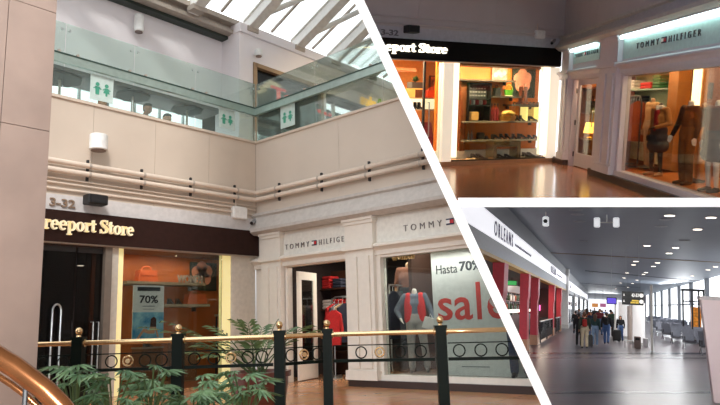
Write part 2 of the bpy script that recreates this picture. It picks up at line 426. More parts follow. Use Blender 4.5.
haird = mat('dark_hair', (28, 20, 17), .6, var=.2, scale=60); hairb = mat('brown_hair', (84, 52, 32), .6, var=.2, scale=60)
cl = lambda nm, c: mat(nm + '_cloth', c, .85, var=.1, scale=40)

# ================================================================== ROOM 1: THE DAYLIT ATRIUM
X1 = 3.2
floor1 = tiles('tan_polished_tiles', (190, 138, 98), (180, 128, 90), (150, 105, 74), .6, .6, .006, .22)
struct(MB().box((-9.6, -10.0, -.12), (4.5, 4.5, 0)), A1, 'floor_hall', floor1)

# --- marble pillar wall on the left
pe = A1.at(46.3, 200, -5.2).x
mb = MB(); zs = [-.12, 2.69, 3.74, 4.8, 5.9, 7.0]; xs = [pe, pe-.385, pe-1.45, pe-2.5]
for i in range(len(zs)-1):
    for j in range(len(xs)-1): mb.box((xs[j]-.003, -5.2, zs[i]+.003), (xs[j+1]+.003, -4.3, zs[i+1]-.003))
struct(mb, A1, 'wall_left', marble)
struct(MB().box((pe-.01, -5.185, -.12), (pe-2.5, -4.32, 7.0)), A1, 'trim_9', joint)

# --- parapet walls of the upper gallery
def bandwall(fr, x0, x1, z0, z1, name, m, step):
    mb = MB(); k = max(1, round((x1-x0)/step)); w = (x1-x0)/k
    for i in range(k): mb.box((x0+i*w+.003, 0, z0), (x0+(i+1)*w-.003, .22, z1))
    return struct(mb, fr, name, m)
bandwall(A1, -7.2, 0.0, 3.05, 4.92, 'wall_gallery', cream, 1.2)
bandwall(B1, 0.0, 9.6, 3.0, 4.92, 'wall_gallery_side', cream2, 2.4)
struct(MB().box((-7.2, .012, 3.06), (.2, .2, 4.9)).box((0.012, .01, 3.06), (.2, -9.6, 4.9)), A1, 'trim_8', joint)
struct(MB().box((-7.2, -.035, 2.99), (-.005, 0, 3.27)), A1, 'trim_3', mat('grey_white_band', (206, 202, 200), .6))
struct(MB().box((-7.2, -.03, 4.9), (.25, .25, 4.95)).box((-.03, .25, 4.9), (.25, -9.6, 4.95)), A1, 'trim_4', cream)

# --- two pipes that turn the corner, with their clamps
pipem = mat('painted_pipe', (216, 200, 184), .45, var=.03)
for z, lab in ((3.80, 'upper of the two cream pipes running along the gallery wall'), (3.655, 'lower of the two cream pipes running along the gallery wall')):
    P = [(-7.0, -.1, z), (-.2, -.1, z), (-.12, -.12, z), (-.1, -.2, z), (-.1, -9.5, z)]
    solo(MB().tube(P, .048, 12), A1, 'wall_pipe', pipem, lab, 'pipe', group='pipes along the gallery wall', smooth=True)
brk = [(A1, u, 'pillar', i) for i, u in enumerate((86.6, 141, 190, 234))] + [(B1, u, 'corner', i) for i, u in enumerate((280, 322.5, 370.6, 425))]
for fr, u, what, i in brk:
    x = fr.at(u, 175 if fr is A1 else 185).x
    t = Thing(fr, 'pipe_bracket', f'{ordinal(i)} dark pipe clamp from the {"marble pillar" if what == "pillar" else "inner corner on the right wall"}', 'bracket', (x, 0, 3.55), group='pipe clamps')
    MB().box((x-.016, -.045, 3.56), (x+.016, 0, 3.92)).build('back_plate', darkmetal, t)
    for z in (3.80, 3.655): MB().tube([(x-.02, -.1, z), (x+.02, -.1, z)], .052, 12).box((x-.012, -.06, z-.03), (x+.012, 0, z+.03)).build('clamp', taupe, t)
for z, r, lab in ((3.53, .014, 'thin upper cable conduit under the pipes'), (3.46, .018, 'middle cable conduit under the pipes'), (3.36, .02, 'lowest conduit just above the grey white band')):
    solo(MB().tube([(-7, -.035, z), (-.03, -.035, z)], r, 8), A1, 'cable_conduit', pipem, lab, 'conduit', group='conduits under the pipes', smooth=True)

# --- wall devices
def wall_lamp(fr, p, h, r, lab):
    t = Thing(fr, 'wall_lamp', lab, 'lamp', p)
    x, y, z = p
    MB().lathe([(r*.8, z), (r, z+.01), (r, z+h-.01), (r*.9, z+h)], (x, y-r-.05, 0), 20).build('lamp_body', white, t, smooth=True); b_ = t.o.children[0]
    MB().lathe([(r*.8, z-.015), (r*.8, z+.01)], (x, y-r-.05, 0), 20).build('lamp_lens', mat('lamp_lens', (120, 100, 90), .3), b_)
    MB().box((x-.04, y-.06, z+h*.3), (x+.04, y, z+h*.7)).build('wall_arm', white, t)
p = A1.at(92.5, 152.5, 0); wall_lamp(A1, (p.x, 0, p.z), .27, .15, 'white drum lamp fixed to the cream wall above the pipes')
p = A1.at(135, 34, 1.65); wall_lamp(A1, (p.x, 1.65, p.z), .38, .1, 'white cylinder spotlight high on the lilac upper wall')
p = A1.at(250, 56, 1.0); wall_lamp(A1, (p.x+.15, 1.0, p.z), .16, .09, 'small white drum spotlight beside the gallery shop window')
def speaker(fr, p, q, lab):
    t = Thing(fr, 'loudspeaker', lab, 'speaker', (p.x, 0, q.z))
    MB().rbox(((p.x+q.x)/2, -.2, (p.z+q.z)/2), (q.x-p.x, .22, p.z-q.z), .012).build('cabinet', black, t)
    MB().box((p.x+.04, -.318, q.z+.03), (q.x-.04, -.309, p.z-.03)).build('grille', mat('speaker_grille', (30, 30, 32), .9, scale=200, var=.5), t.o.children[0])
    MB().box(((p.x+q.x)/2-.03, -.1, (p.z+q.z)/2-.03), ((p.x+q.x)/2+.03, -.003, (p.z+q.z)/2+.03)).build('bracket', darkmetal, t)
speaker(A1, A1.at(83, 195, -.1), A1.at(102, 207, -.1), 'black loudspeaker beside the wall numbers over the daylit store sign')
def junction(fr, p, q, lab):
    t = Thing(fr, 'junction_box', lab, 'box', (p.x, 0, q.z))
    MB().rbox(((p.x+q.x)/2, -.063, (p.z+q.z)/2), (q.x-p.x, .118, p.z-q.z), .02).build('box', white, t)
    MB().tube([((p.x+q.x)/2-.08, -.05, p.z), ((p.x+q.x)/2-.08, -.05, p.z+.16)], .015, 8).build('cable_entry', pipem, t)
junction(A1, A1.at(232, 206, -.06), A1.at(246, 220, -.06), 'white junction box at the end of the conduits near the corner')
def camera_dev(fr, p, lab):
    t = Thing(fr, 'security_camera', lab, 'camera', p)
    x, y, z = p
    MB().tube([(x, y-.02, z+.03), (x, y-.09, z+.03), (x-.02, y-.14, z)], .015, 8).build('arm', white, t, smooth=True)
    h_ = MB().tube([(x+.06, y-.1, z+.03), (x-.12, y-.2, z-.06)], .04, 12).build('housing', mat('camera_grey', (140, 140, 142), .4), t, smooth=True)
    MB().tube([(x-.12, y-.2, z-.06), (x-.135, y-.208, z-.068)], .033, 12).build('lens', black, h_)
p = A1.at(250, 222, 0); camera_dev(A1, (p.x, 0, p.z), 'small grey security camera in the corner above the daylit store sign')
def wall_number(fr, p, q, lab, m):
    t = Thing(fr, 'wall_number', lab, 'number', (p.x, -.035, q.z))
    write('3-32', (p.x, -.035, q.z), q.x-p.x, p.z-q.z, bold=.02, t=.025).build('lettering', m, t)
wall_number(A1, A1.at(49.5, 197.3, -.035), A1.at(74.5, 208.6, -.035), 'bronze wall numbers on the white band over the daylit store', mat('bronze_numbers', (150, 128, 108), .4, metal=.4))

# --- glass balustrade of the upper gallery
def glass_run(fr, cuts, z0, z1, where):
    for i in range(len(cuts)-1):
        x0, x1 = cuts[i]+.008, cuts[i+1]-.008
        t = Thing(fr, 'balustrade_glass', f'{ordinal(i)} green tinted glass balustrade panel {where}', 'glass panel', ((x0+x1)/2, .06, z0), group='gallery balustrade panels')
        MB().box((x0, .05, z0), (x1, .064, z1)).build('pane', balglass, t)
        for x in (x0+.06, x1-.06):
            MB().tube([(x, .04, z1-.12), (x, .075, z1-.12)], .022, 10).build('patch_clip', steel, t)
gx = [A1.at(u, 60).x for u in (66, 136, 197.5)]
glass_run(A1, [gx[0]-1.35, gx[0], gx[1], gx[2], .04], 4.95, 6.27, 'from the marble pillar over the store sign')
hx = [B1.at(u, 90).x for u in (313, 381)]
glass_run(B1, [-.04, hx[0], hx[1], hx[1]+1.9], 4.95, 6.27, 'from the corner on the right gallery')
hrm = mat('handrail_steel', (168, 186, 178), .3, metal=.6)
for fr, x0, x1, lab in ((A1, -7, 0.0, 'steel gallery handrail above the cream wall with the drum lamp'), (B1, 0.0, 9.4, 'steel gallery handrail on the right side running from the corner')):
    t = Thing(fr, 'gallery_handrail', lab, 'handrail', (x0, -.05, 5.56))
    MB().box((x0, -.1, 5.5), (x1, -.04, 5.64)).build('rail', hrm, t)
    MB().box((x0, -.11, 5.64), (x1, -.03, 5.665)).build('cap_strip', mat('dark_green_strip', (50, 74, 66), .4), t)
    for c in (gx if fr is A1 else hx):
        for q in (-.16, .16): MB().tube([(c+q, -.1, 5.69), (c+q, .05, 5.69)], .024, 10).build('stand_off', taupe, t)

# --- upper gallery: slab, facade, soffit, bright terrace windows
struct(MB().box((-8, .22, 3.45), (9, 8, 3.80)).box((.22, -9.6, 3.45), (9, .22, 3.80)), A1, 'floor_gallery', mat('gallery_floor', (170, 160, 150), .4))
struct(MB().box((-8, 1.65, 6.16), (.36, 1.9, 8.0)), A1, 'wall_upper', lilac)
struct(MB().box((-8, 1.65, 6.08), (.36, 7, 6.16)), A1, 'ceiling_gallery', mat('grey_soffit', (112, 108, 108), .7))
WX = [A1.at(u, 140, 1.0).x for u in (255.5, 313)]; zt = 7.2
struct(MB().wall(.35, 9.5, 1.0, 1.25, 3.80, 7.93, [(WX[0], 3.05, 3.80, zt), (3.25, 9.2, 3.80, 7.15)]).box((.35, 1.25, 3.80), (.6, 1.9, 7.93)), A1, 'wall_upper_block', lilac)
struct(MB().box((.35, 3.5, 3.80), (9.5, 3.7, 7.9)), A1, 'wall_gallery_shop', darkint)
tan = mat('tan_wood_frame', (150, 122, 92), .5)
t = Thing(A1, 'gallery_shop_window', 'dark gallery shop window in a tan frame with red letters', 'window', (WX[0], 1.0, 3.80))
x0, x1 = WX[0], 3.05
MB().box((x0-.07, .96, 3.80), (x0+.03, 1.2, zt+.07)).box((x1-.03, .96, 3.80), (x1+.07, 1.2, zt+.07)).box((x0, .96, zt-.03), (x1, 1.2, zt+.07)).build('frame', tan, t)
MB().box((x0, 1.08, 3.80), (x1, 1.1, zt)).build('pane', glass('smoky_glass', (86, 90, 92), .12, (70, 72, 74), .8), t)
MB().box((x0, 1.06, 5.75), (x1, 1.12, 5.85)).build('transom', mat('dark_transom', (60, 58, 56), .5), t)
redlet = mat('red_letters', (210, 38, 36), .5, emit=(230, 40, 36), strength=.8)
p, q = A1.at(271, 81, .98), A1.at(286, 98, .98)
write('T', (p.x, 1.0, q.z-.1), q.x-p.x, p.z-q.z, bold=.03).build('lettering', redlet, t, label='large red capital letter')
p, q = A1.at(284, 89, .98), A1.at(294, 98.5, .98)
write('e', (p.x, 1.0, q.z-.12), q.x-p.x, p.z-q.z, bold=.03).build('lettering', redlet, t)
p, q = A1.at(317, 104.5, .98), A1.at(332, 113.5, .98)
write('tu', (p.x-.02, 1.0, q.z-.1), q.x-p.x, p.z-q.z, bold=.03).build('lettering', redlet, t)
t = Thing(A1, 'gallery_food_counter', 'dark gallery food shop with a yellow letter sign at the far right', 'shop counter', (3.25, 1.0, 3.80))
MB().box((3.3, 1.6, 3.80), (9.2, 2.2, 4.7)).build('counter', mat('counter_brown', (70, 50, 40), .6), t)
MB().box((3.25, 1.06, 6.95), (9.2, 1.2, 7.1)).build('sign_rail', darkmetal, t)
for x in (3.6, 4.6, 5.9, 7.2): MB().box((x, 1.08, 3.80), (x+.08, 1.16, 6.95)).build('post', greysteel, t)
p, q = A1.at(361, 99, .95), A1.at(396, 97, .95)
yel = mat('yellow_letters', (236, 180, 30), .5, emit=(250, 190, 30), strength=.9)
write('sala', (p.x, .98, p.z-.14), (q.x-p.x)*.45, .32, bold=.04).build('lettering', yel, t)
write('C', (p.x+(q.x-p.x)*.47, .98, p.z-.13), (q.x-p.x)*.1, .36, bold=.04).build('lettering', mat('lime_letter', (130, 170, 40), .5, emit=(130, 170, 40), strength=.3), t, label='green letter in the yellow sign')
write('ones', (p.x+(q.x-p.x)*.59, .98, p.z-.13), (q.x-p.x)*.42, .32, bold=.04).build('lettering', yel, t)

# terrace windows behind the gallery (open bright daylight)
dayl = mat('bright_window_glass', (240, 246, 250), .3, emit=(238, 244, 250), strength=1.1)
for i in range(4):
    x0 = -7.2+i*1.9; t = Thing(A1, 'terrace_window', f'{ordinal(i)} bright terrace window behind the gallery glass, counted from the pillar', 'window', (x0, 2.4, 3.80), group='terrace windows behind the gallery')
    MB().box((x0+.05, 2.42, 3.80), (x0+1.85, 2.46, 6.08)).build('pane', dayl, t)
    for x in (x0, x0+.63, x0+1.26): MB().box((x, 2.37, 3.80), (x+.05, 2.48, 6.08)).build('mullion', mat('pale_mullion', (170, 180, 180), .5), t)
def parasol(p, r, lab):
    t = Thing(A1, 'parasol', lab, 'parasol', (p.x, p.y, 3.80), group='terrace parasols')
    mb = MB(); m = 8; z = p.z
    mb.lathe([(r, z-.02), (r, z+.02), (r*.55, z+.08), (.03, z+.14)], (p.x, p.y, 0), 8).build('canopy', mat('charcoal_canvas', (30, 31, 34), .9), t)
    MB().tube([(p.x, p.y, 3.80), (p.x, p.y, z+.18)], .025, 8).build('pole', taupe, t)
    MB().lathe([(.25, 3.80), (.25, 3.68), (.06, 3.7)], (p.x, p.y, 0), 14).build('base', darkmetal, t)
parasol(A1.at(60, 79, 1.75), .42, 'dark parasol nearest the marble pillar on the gallery')
parasol(A1.at(133, 96, 1.75), .36, 'dark parasol over the first gallery person')
parasol(A1.at(187, 110, 1.7), .36, 'dark parasol right of the gallery people')
def restroom_sign(fr, u, v, d, w, h, lab):
    c = fr.at(u, v, d); t = Thing(fr, 'restroom_sign', lab, 'sign', (c.x, d, c.z-h/2), group='restroom signs on the gallery glass')
    MB().box((c.x-w/2, d, c.z-h/2), (c.x+w/2, d+.012, c.z+h/2)).build('plate', mat('pale_sign_plate', (200, 218, 212), .4), t)
    for q in (-1, 1):
        x = c.x+q*w*.2; mb = MB(); g = -d*0
        mb.lathe([(.045, d-.008), (.045, d)], (x, 0, 0), 12, 'y')
        mb.v = [Vector((a.x, a.y, a.z+c.z+h*.22)) for a in mb.v]
        if q < 0: mb.prism([(x-.05, d, c.z+h*.1), (x+.05, d, c.z+h*.1), (x+.04, d, c.z-h*.3), (x-.04, d, c.z-h*.3)], (0, -.008, 0))
        else: mb.prism([(x-.03, d, c.z+h*.1), (x+.03, d, c.z+h*.1), (x+.075, d, c.z-h*.16), (x+.02, d, c.z-h*.16), (x+.02, d, c.z-h*.3), (x-.02, d, c.z-h*.3), (x-.02, d, c.z-h*.16), (x-.075, d, c.z-h*.16)], (0, -.008, 0))
        sc_v = .78
        mb.bar((x-.09, d-.004, c.z-h*.02), (x-.03, d-.004, c.z+h*.08), .008, .02).bar((x+.09, d-.004, c.z-h*.02), (x+.03, d-.004, c.z+h*.08), .008, .02)
        mb.v = [Vector((x+(a.x-x)*sc_v, a.y, c.z-.02+(a.z-c.z)*sc_v)) for a in mb.v]
        mb.build('pictogram', mat('sign_green', (70, 158, 130), .5), t)
restroom_sign(A1, 102, 88.5, -.02, .42, .46, 'white restroom sign with two green figures above the drum lamp')
restroom_sign(A1, 227, 119, -.02, .4, .42, 'white restroom sign with two green figures left of the gallery corner')
restroom_sign(B1, 287.5, 116, -.02, .42, .46, 'white restroom sign with two green figures right of the gallery corner')

# people at the gallery parapet
def leaner(u, v, d, key, lab, cols, pose, **kw):
    p = A1.at(u, v, d)
    person(A1, key, (p.x, d, 3.80), 0, lab, cols, group=None, sc=(p.z-3.80+.11)/1.72, pose=pose, **kw)
lean = dict(eL=(.27, -.12, 1.16), eR=(-.27, -.12, 1.16), wL=(.12, -.3, 1.22), wR=(-.12, -.3, 1.22))
leaner(145, 108.5, .78, 'leanA', 'person with short dark hair and pale shirt looking over the gallery parapet', dict(body=skin2, shirt=cl('pale_blue', (190, 200, 206)), trousers=cl('navy', (36, 40, 56)), shoes=black, hair=haird), dict(lean, head=(.03, -.06, 1.59)))
leaner(168, 119, 1.0, 'leanB', 'person with dark hair and pink top behind the gallery parapet, right of the pale shirt', dict(body=skin, shirt=cl('rose', (214, 150, 140)), trousers=cl('grey', (90, 90, 96)), shoes=black, hair=haird), dict(lean, head=(-.05, -.06, 1.58)), female=True)
leaner(102.5, 104, .85, 'leanC', 'person partly hidden behind the restroom sign on the gallery', dict(body=skin, shirt=cl('brick', (150, 80, 70)), trousers=cl('navy', (36, 40, 56)), shoes=black, hair=hairb), dict(head=(0, -.02, 1.6)))

# --- glazed roof on steel beams
k = .45
struct(MB().box((-8, 1.2, 7.93), (.35, 1.68, 8.02)).box((-8, 1.3, 8.02), (.35, 1.68, 8.14)).box((-8, 1.12, 8.14), (9.5, 1.68, 8.26)), A1, 'trim_5', mat('tan_gutter', (172, 160, 148), .5))
struct(MB().box((-8, 1.42, 7.86), (.35, 1.65, 7.95)), A1, 'trim_6', mat('green_black_gutter', (44, 54, 48), .5))
struct(MB().box((.33, .94, 7.92), (9.5, 1.3, 8.14)), A1, 'trim_7', lilac)
bx = [A1.at(u, v, 1.0).x for u, v in ((197, 17), (251, 34), (298, 51.5), (334, 67))]
st = (bx[2]-bx[1]); allb = [bx[0]-st*i*1.0 for i in range(5, 0, -1)]+bx+[bx[3]+st, bx[3]+2*st]
def rp(x, t, off=0): return (x, 1.05-t, 8.1+k*t+off)
for i, x in enumerate(allb):
    lab = ['far left', '', '', '', ''][0]
    t = Thing(A1, 'roof_beam', f'{ordinal(i)} pale steel roof beam from the left under the glass roof', 'beam', rp(x, 0), group='skylight beams')
    MB().bar(rp(x, -.1, .1), rp(x, 9, .1), .2, .26).build('beam', greysteel, t)
    MB().bar(rp(x, -.1, .25), rp(x, 9, .25), .26, .04).bar(rp(x, -.1, -.05), rp(x, 9, -.05), .26, .04).build('flange', mat('pale_flange', (222, 219, 212), .5), t)
    MB().box((x-.16, .9, 8.0), (x+.16, 1.15, 8.12)).build('foot_plate', taupe, t)
for i in range(len(allb)-1):
    x0, x1 = allb[i], allb[i+1]
    t = Thing(A1, 'roof_brace', f'{ordinal(i)} round steel brace from the left crossing the glass roof', 'brace', rp(x0, 0), group='skylight braces')
    MB().tube([rp(x0+.1, .5, .05), rp(x1-.1, 2.4, .05)], .07, 10).tube([rp(x1-.1, 3.2, .05), rp(x0+.1, 5.6, .05)], .07, 10).build('tube', greysteel, t, smooth=True)
    t = Thing(A1, 'roof_pane', f'{ordinal(i)} clear roof glass bay from the left', 'glass pane', rp(x0, 0), group='skylight panes')
    MB().add([rp(x0, -.1, .3), rp(x1, -.1, .3), rp(x1, 9, .3), rp(x0, 9, .3), rp(x0, -.1, .31), rp(x1, -.1, .31), rp(x1, 9, .31), rp(x0, 9, .31)],
             [(0, 3, 2, 1), (4, 5, 6, 7), (0, 1, 5, 4), (1, 2, 6, 5), (2, 3, 7, 6), (3, 0, 4, 7)]).build('pane', glass('roof_glass', (250, 252, 252), .0, refl=.3), t)
    xm = (x0+x1)/2
    MB().bar(rp(xm, -.1, .27), rp(xm, 9, .27), .06, .05).build('glazing_bar', taupe, t)

# --- store with the brown sign (left shop front)
def store_sign(fr, x0, x1, z0, z1, tx0, tx1, tz0, tz1, lab, letm, pm=None):
    t = Thing(fr, 'store_sign', lab, 'sign', ((x0+x1)/2, -.1, z0))
    MB().box((x0, -.12, z0), (x1, .06, z1)).build('fascia', pm or brown, t)
    MB().box((x0, -.1, z0-.02), (x1, .06, z0)).build('lower_edge', taupe, t)
    write_serif('Freeport Store', (tx0, -.12, tz0), tx1-tx0, tz1-tz0, t=.05).build('lettering', letm, t)
p, q, r_ = A1.at(43, 227, -.12), A1.at(133, 237, -.12), A1.at(100, 220, -.12); s_ = A1.at(100, 233.5, -.12)
store_sign(A1, -7.0, -.02, 2.49, 3.0, q.x-(q.x-p.x)/.912, q.x, s_.z, r_.z, 'dark brown store sign with cream serif letters beside the marble pillar', creamlet)
xd, xp, xq, xe, xf = [A1.at(u, 290).x for u in (102, 110, 123, 222, 257)]
# shell
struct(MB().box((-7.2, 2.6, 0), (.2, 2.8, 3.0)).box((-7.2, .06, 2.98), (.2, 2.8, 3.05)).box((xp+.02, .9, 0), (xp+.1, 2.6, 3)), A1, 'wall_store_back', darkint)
struct(MB().box((-7.2, .0, 2.44), (xd, .6, 2.52)), A1, 'trim_10', mat('door_header_brown', (44, 28, 22), .5))
t = Thing(A1, 'store_column', 'white column with a yellow glowing edge between the dark doors and window', 'column', (xp, 0, 0), kind='thing')
MB().box((xd+.02, -.04, 0), (xp, .3, 2.5)).build('metal_frame', mat('warm_grey_frame', (120, 110, 100), .5), t)
MB().box((xp, 0, 0), (xq-.1, .5, 2.5)).build('panel', mat('ivory_panel', (205, 198, 186), .6), t)
MB().box((xq-.1, .02, 0), (xq, .5, 2.5)).build('light_panel', warmlit, t, label='yellow glowing light panel')
t = Thing(A1, 'store_column', 'wide pale column with a yellow glowing edge at the inner corner of the daylit store', 'column', (xf, 0, 0), kind='thing')
MB().box((xe+.22, 0, 0), (-.02, .1, 2.5)).build('panel', mat('ivory_panel', (205, 198, 186), .6), t)
MB().box((xe, .02, 0), (xe+.22, .1, 2.5)).build('light_panel', warmlit, t, label='yellow glowing light panel')
# glass doors
for i, (u0, u1, lab) in enumerate(((40, 74, 'dark glass store door beside the marble pillar with an arched chrome handle'), (75, 102, 'dark glass store door beside the white column with a straight chrome handle'))):
    x0, x1 = A1.at(u0, 300, .05).x, A1.at(u1, 300, .05).x
    if i == 0: x0 -= .4
    t = Thing(A1, 'glass_door', lab, 'door', (x0, .05, 0))
    MB().box((x0+.01, .05, .02), (x1-.01, .065, 2.42)).build('pane', glass('dark_shop_glass', (150, 150, 150), 0, refl=.5), t)
    MB().box((x0+.01, .04, .0), (x1-.01, .075, .1)).box((x0+.01, .04, 2.36), (x1-.01, .075, 2.44)).build('rail', darkmetal, t)
    if i == 0:
        a, b = A1.at(52.5, 312, -.02), A1.at(61, 312, -.02); zb = .2
        pts = [(a.x, -.02, zb)]+[((a.x+b.x)/2-(b.x-a.x)/2*math.cos(w), -.02, a.z+.02+.1*math.sin(w)) for w in [math.pi*j/8 for j in range(9)]]+[(b.x, -.02, zb)]
        MB().tube(pts, .016, 8).build('handle', steel, t, smooth=True)
    else:
        for u in (93, 98.5):
            a = A1.at(u, 322, -.02); MB().tube([(a.x, .05, a.z), (a.x, -.03, a.z), (a.x, -.03, .35), (a.x, .05, .35)], .013, 8).build('handle', steel, t, smooth=True)
for i, (u, v) in enumerate(((68, 245.5), (80.5, 266), (85.5, 272.5), (93, 278.5))):
    d = [.3, .9, 1.3, 1.9][i]; p = A1.at(u, v, d)
    t = Thing(A1, 'downlight', f'{ordinal(i)} small round downlight inside the dark store doorway, from the front', 'light', (p.x, d, p.z), group='doorway downlights')
    MB().lathe([(.055, p.z), (.055, p.z+.02)], (p.x, d, 0), 14).build('lens', lampglow, t)
    MB().lathe([(.075, p.z+.01), (.075, max(p.z+.04, 2.98))], (p.x, d, 0), 14).build('housing', darkmetal, t)
# display window
struct(MB().box((xp+.1, .86, 0), (.1, .92, 2.98)), A1, 'wall_display_back', orangeback)
struct(MB().box((xp, 0, 2.48), (-.02, .9, 2.54)).box((xq, .12, .0), (0, .86, .12)), A1, 'trim_11', mat('display_brown', (110, 66, 34), .6))
t = Thing(A1, 'display_glass', 'clear display window of the daylit store with the orange back', 'window', (xq, 0, .12))
MB().box((xq, .0, .12), ((xq+xe)/2-.004, .012, 2.48)).build('pane', shopglass, t)
MB().box(((xq+xe)/2+.004, .0, .12), (xe, .012, 2.48)).build('pane', shopglass, t)
def shelf(fr, u0, u1, v, d0, d1, lab, th=.05, m=None, br=True, group=None):
    a, b = fr.at(u0, v, d0), fr.at(u1, v, d0); z = (a.z+b.z)/2
    t = Thing(fr, 'display_shelf', lab, 'shelf', ((a.x+b.x)/2, d1, z-th), group=group)
    MB().box((a.x, d0, z-th), (b.x, d1, z)).build('board', m or shelfgrey, t)
    if br:
        for x in (a.x+.1, b.x-.1): MB().box((x-.01, d1-.12, z-th-.08), (x+.01, d1, z-th)).build('bracket', darkmetal, t)
    return a.x, b.x, z
s1 = shelf(A1, 127, 206, 282, .4, .86, 'upper pale shelf with an orange bag in the daylit display')
s2 = shelf(A1, 165, 210, 304, .4, .86, 'lower pale shelf with the orange handbag in the daylit display')
def handbag(fr, c, w, h, dp, m, lab, group=None, hm=None):
    t = Thing(fr, 'handbag', lab, 'bag', c, group=group); x, y, z = c
    MB().prism([(x-w/2, y-dp/2, z), (x+w/2, y-dp/2, z), (x+w*.42, y-dp/2, z+h), (x-w*.42, y-dp/2, z+h)], (0, dp, 0)).build('body', m, t)
    MB().prism([(x-w*.44, y-dp/2-.008, z+h), (x+w*.44, y-dp/2-.008, z+h), (x+w*.36, y-dp/2-.008, z+h*.55), (x-w*.36, y-dp/2-.008, z+h*.55)], (0, .01, 0)).build('flap', m, t)
    MB().tube([(x-w*.25, y, z+h)]+[(x-w*.25*math.cos(q), y, z+h+h*.35*math.sin(q)) for q in [math.pi*j/8 for j in range(1, 8)]]+[(x+w*.25, y, z+h)], .011, 6).build('handle', hm or m, t, smooth=True)
orangebag = mat('orange_leather', (206, 92, 44), .45, var=.1)
a, b = A1.at(136, 281, .6), A1.at(156, 281, .6); handbag(A1, ((a.x+b.x)/2, .6, s1[2]), b.x-a.x, .22, .16, orangebag, 'orange bag on the left end of the upper shelf in the daylit display')
a, b = A1.at(185, 303, .6), A1.at(205, 303, .6); handbag(A1, ((a.x+b.x)/2, .6, s2[2]), b.x-a.x, .2, .16, orangebag, 'orange handbag on the lower shelf in the daylit display')
def shoe(fr, c, L, rz, m, lab, group=None, heel=.03, boot=0.0):
    """shoe pointing along local +right; upper, sole and opening"""
    t = Thing(fr, 'boot' if boot else 'shoe', lab, 'boot' if boot else 'shoe', c, rz, group)
    t.loc = Vector((0, 0, 0)); w = L*.34
    pr = [(-.5, heel), (-.5, heel+.26*L+boot), (-.18, heel+.24*L+boot), (-.12, heel+.2*L), (.15, heel*.4+.13*L), (.42, .1*L), (.5, .04*L), (.5, .012), (.2, .012), (-.15, heel*.8)]
    MB().prism([(x*L, -w/2, z) for x, z in pr], (0, w, 0)).build('upper', m, t)
    MB().box((-.5*L, -w*.52, 0), (-.26*L, w*.52, heel)).box((.0, -w*.52, 0), (.51*L, w*.52, .014)).build('sole', darkmetal, t)
    return t
for i, (u, c_) in enumerate(((171, (40, 26, 22)), (179, (70, 40, 30)))):
    p = A1.at(u, 303, .6); shoe(A1, (p.x, .6, s2[2]), .16, .2, mat(f'dark_leather{i}', c_, .4), ['dark high heeled shoe at the left end of the lower display shelf', 'brown shoe next to the orange handbag on the lower display shelf'][i], heel=.07)
a, b = A1.at(177, 281, .5), A1.at(202, 281, .5)
t = Thing(A1, 'letter_sign', 'dark cut out word sign standing on the upper shelf of the daylit display', 'sign', ((a.x+b.x)/2, .5, s1[2]))
write('WOMEN', (a.x, .5, s1[2]), b.x-a.x, .15, bold=.02, t=.03).build('lettering', mat('grey_letters', (150, 142, 138), .5), t)
def flower_photo(fr, p, q, d, lab):
    t = Thing(fr, 'flower_picture', lab, 'picture', ((p.x+q.x)/2, d, q.z)); x, z = (p.x+q.x)/2, (p.z+q.z)/2; w, h = q.x-p.x, p.z-q.z
    MB().box((p.x, d-.03, q.z), (q.x, d, p.z)).build('panel', mat('dark_green_picture', (34, 44, 32), .5), t)
    for j in range(5):
        an = j*2*math.pi/5+.4; r = w*.2
        cx, cz = x-w*.06+math.cos(an)*w*.2, z+h*.1+math.sin(an)*w*.2
        MB().lathe([(r, d-.034), (r, d-.03)], (cx, 0, cz), 14, 'y').build('petal', mat('pink_petal', (226, 150, 124), .6), t)
    MB().bar((x+w*.05, d-.033, q.z), (x, d-.033, z), .006, .03).build('stem', stemm, t)
flower_photo(A1, A1.at(190, 262, .84), A1.at(216, 291, .84), .85, 'dark picture of a pink flower on the orange display back by day')
p, q = A1.at(133.5, 285, .1), A1.at(163, 341, .1)
t = Thing(A1, 'sale_poster', 'white hanging poster with 70% over a blue beach picture of a seated woman', 'poster', ((p.x+q.x)/2, .1, q.z))
MB().box((p.x, .1, q.z), (q.x, .112, p.z)).build('sheet', mat('poster_white', (226, 228, 226), .6), t)
w, h = q.x-p.x, p.z-q.z
MB().box((p.x+.08, .094, p.z-h*.1), (q.x-.08, .1, p.z-h*.03)).build('header_band', mat('poster_dark', (40, 44, 52), .6), t)
write('70%', (p.x+w*.2, .098, p.z-h*.32), w*.6, h*.14, bold=.02, t=.006).build('lettering', mat('poster_dark', (40, 44, 52), .6), t)
MB().box((p.x+w*.3, .095, p.z-h*.38), (q.x-w*.3, .1, p.z-h*.365)).box((p.x+w*.32, .095, p.z-h*.43), (q.x-w*.32, .1, p.z-h*.42)).build('small_print', mat('poster_grey', (130, 134, 138), .6), t)
MB().box((p.x, .094, q.z+.02), (q.x, .1, p.z-h*.48)).build('beach_picture', mat('poster_blue', (30, 130, 175), .6, col2=(160, 214, 226), scale=4), t); bp_ = [c for c in t.o.children if c.name.startswith('beach')][0]
mb = MB(); cx, cz = p.x+w*.55, q.z
pl = lambda L: mb.prism([(cx+a*w, .094, cz+b*h) for a, b in L], (0, -.004, 0))
pl([(-.05, .14), (.16, .14), (.18, .3), (.02, .3)]); pl([(-.05, .14), (-.02, .2), (-.2, .24), (-.42, .06), (-.36, .04), (-.2, .17)]); pl([(.14, .28), (.2, .26), (.3, .08), (.25, .07)])
mb.build('bather', mat('poster_skin', (200, 150, 120), .6), bp_)
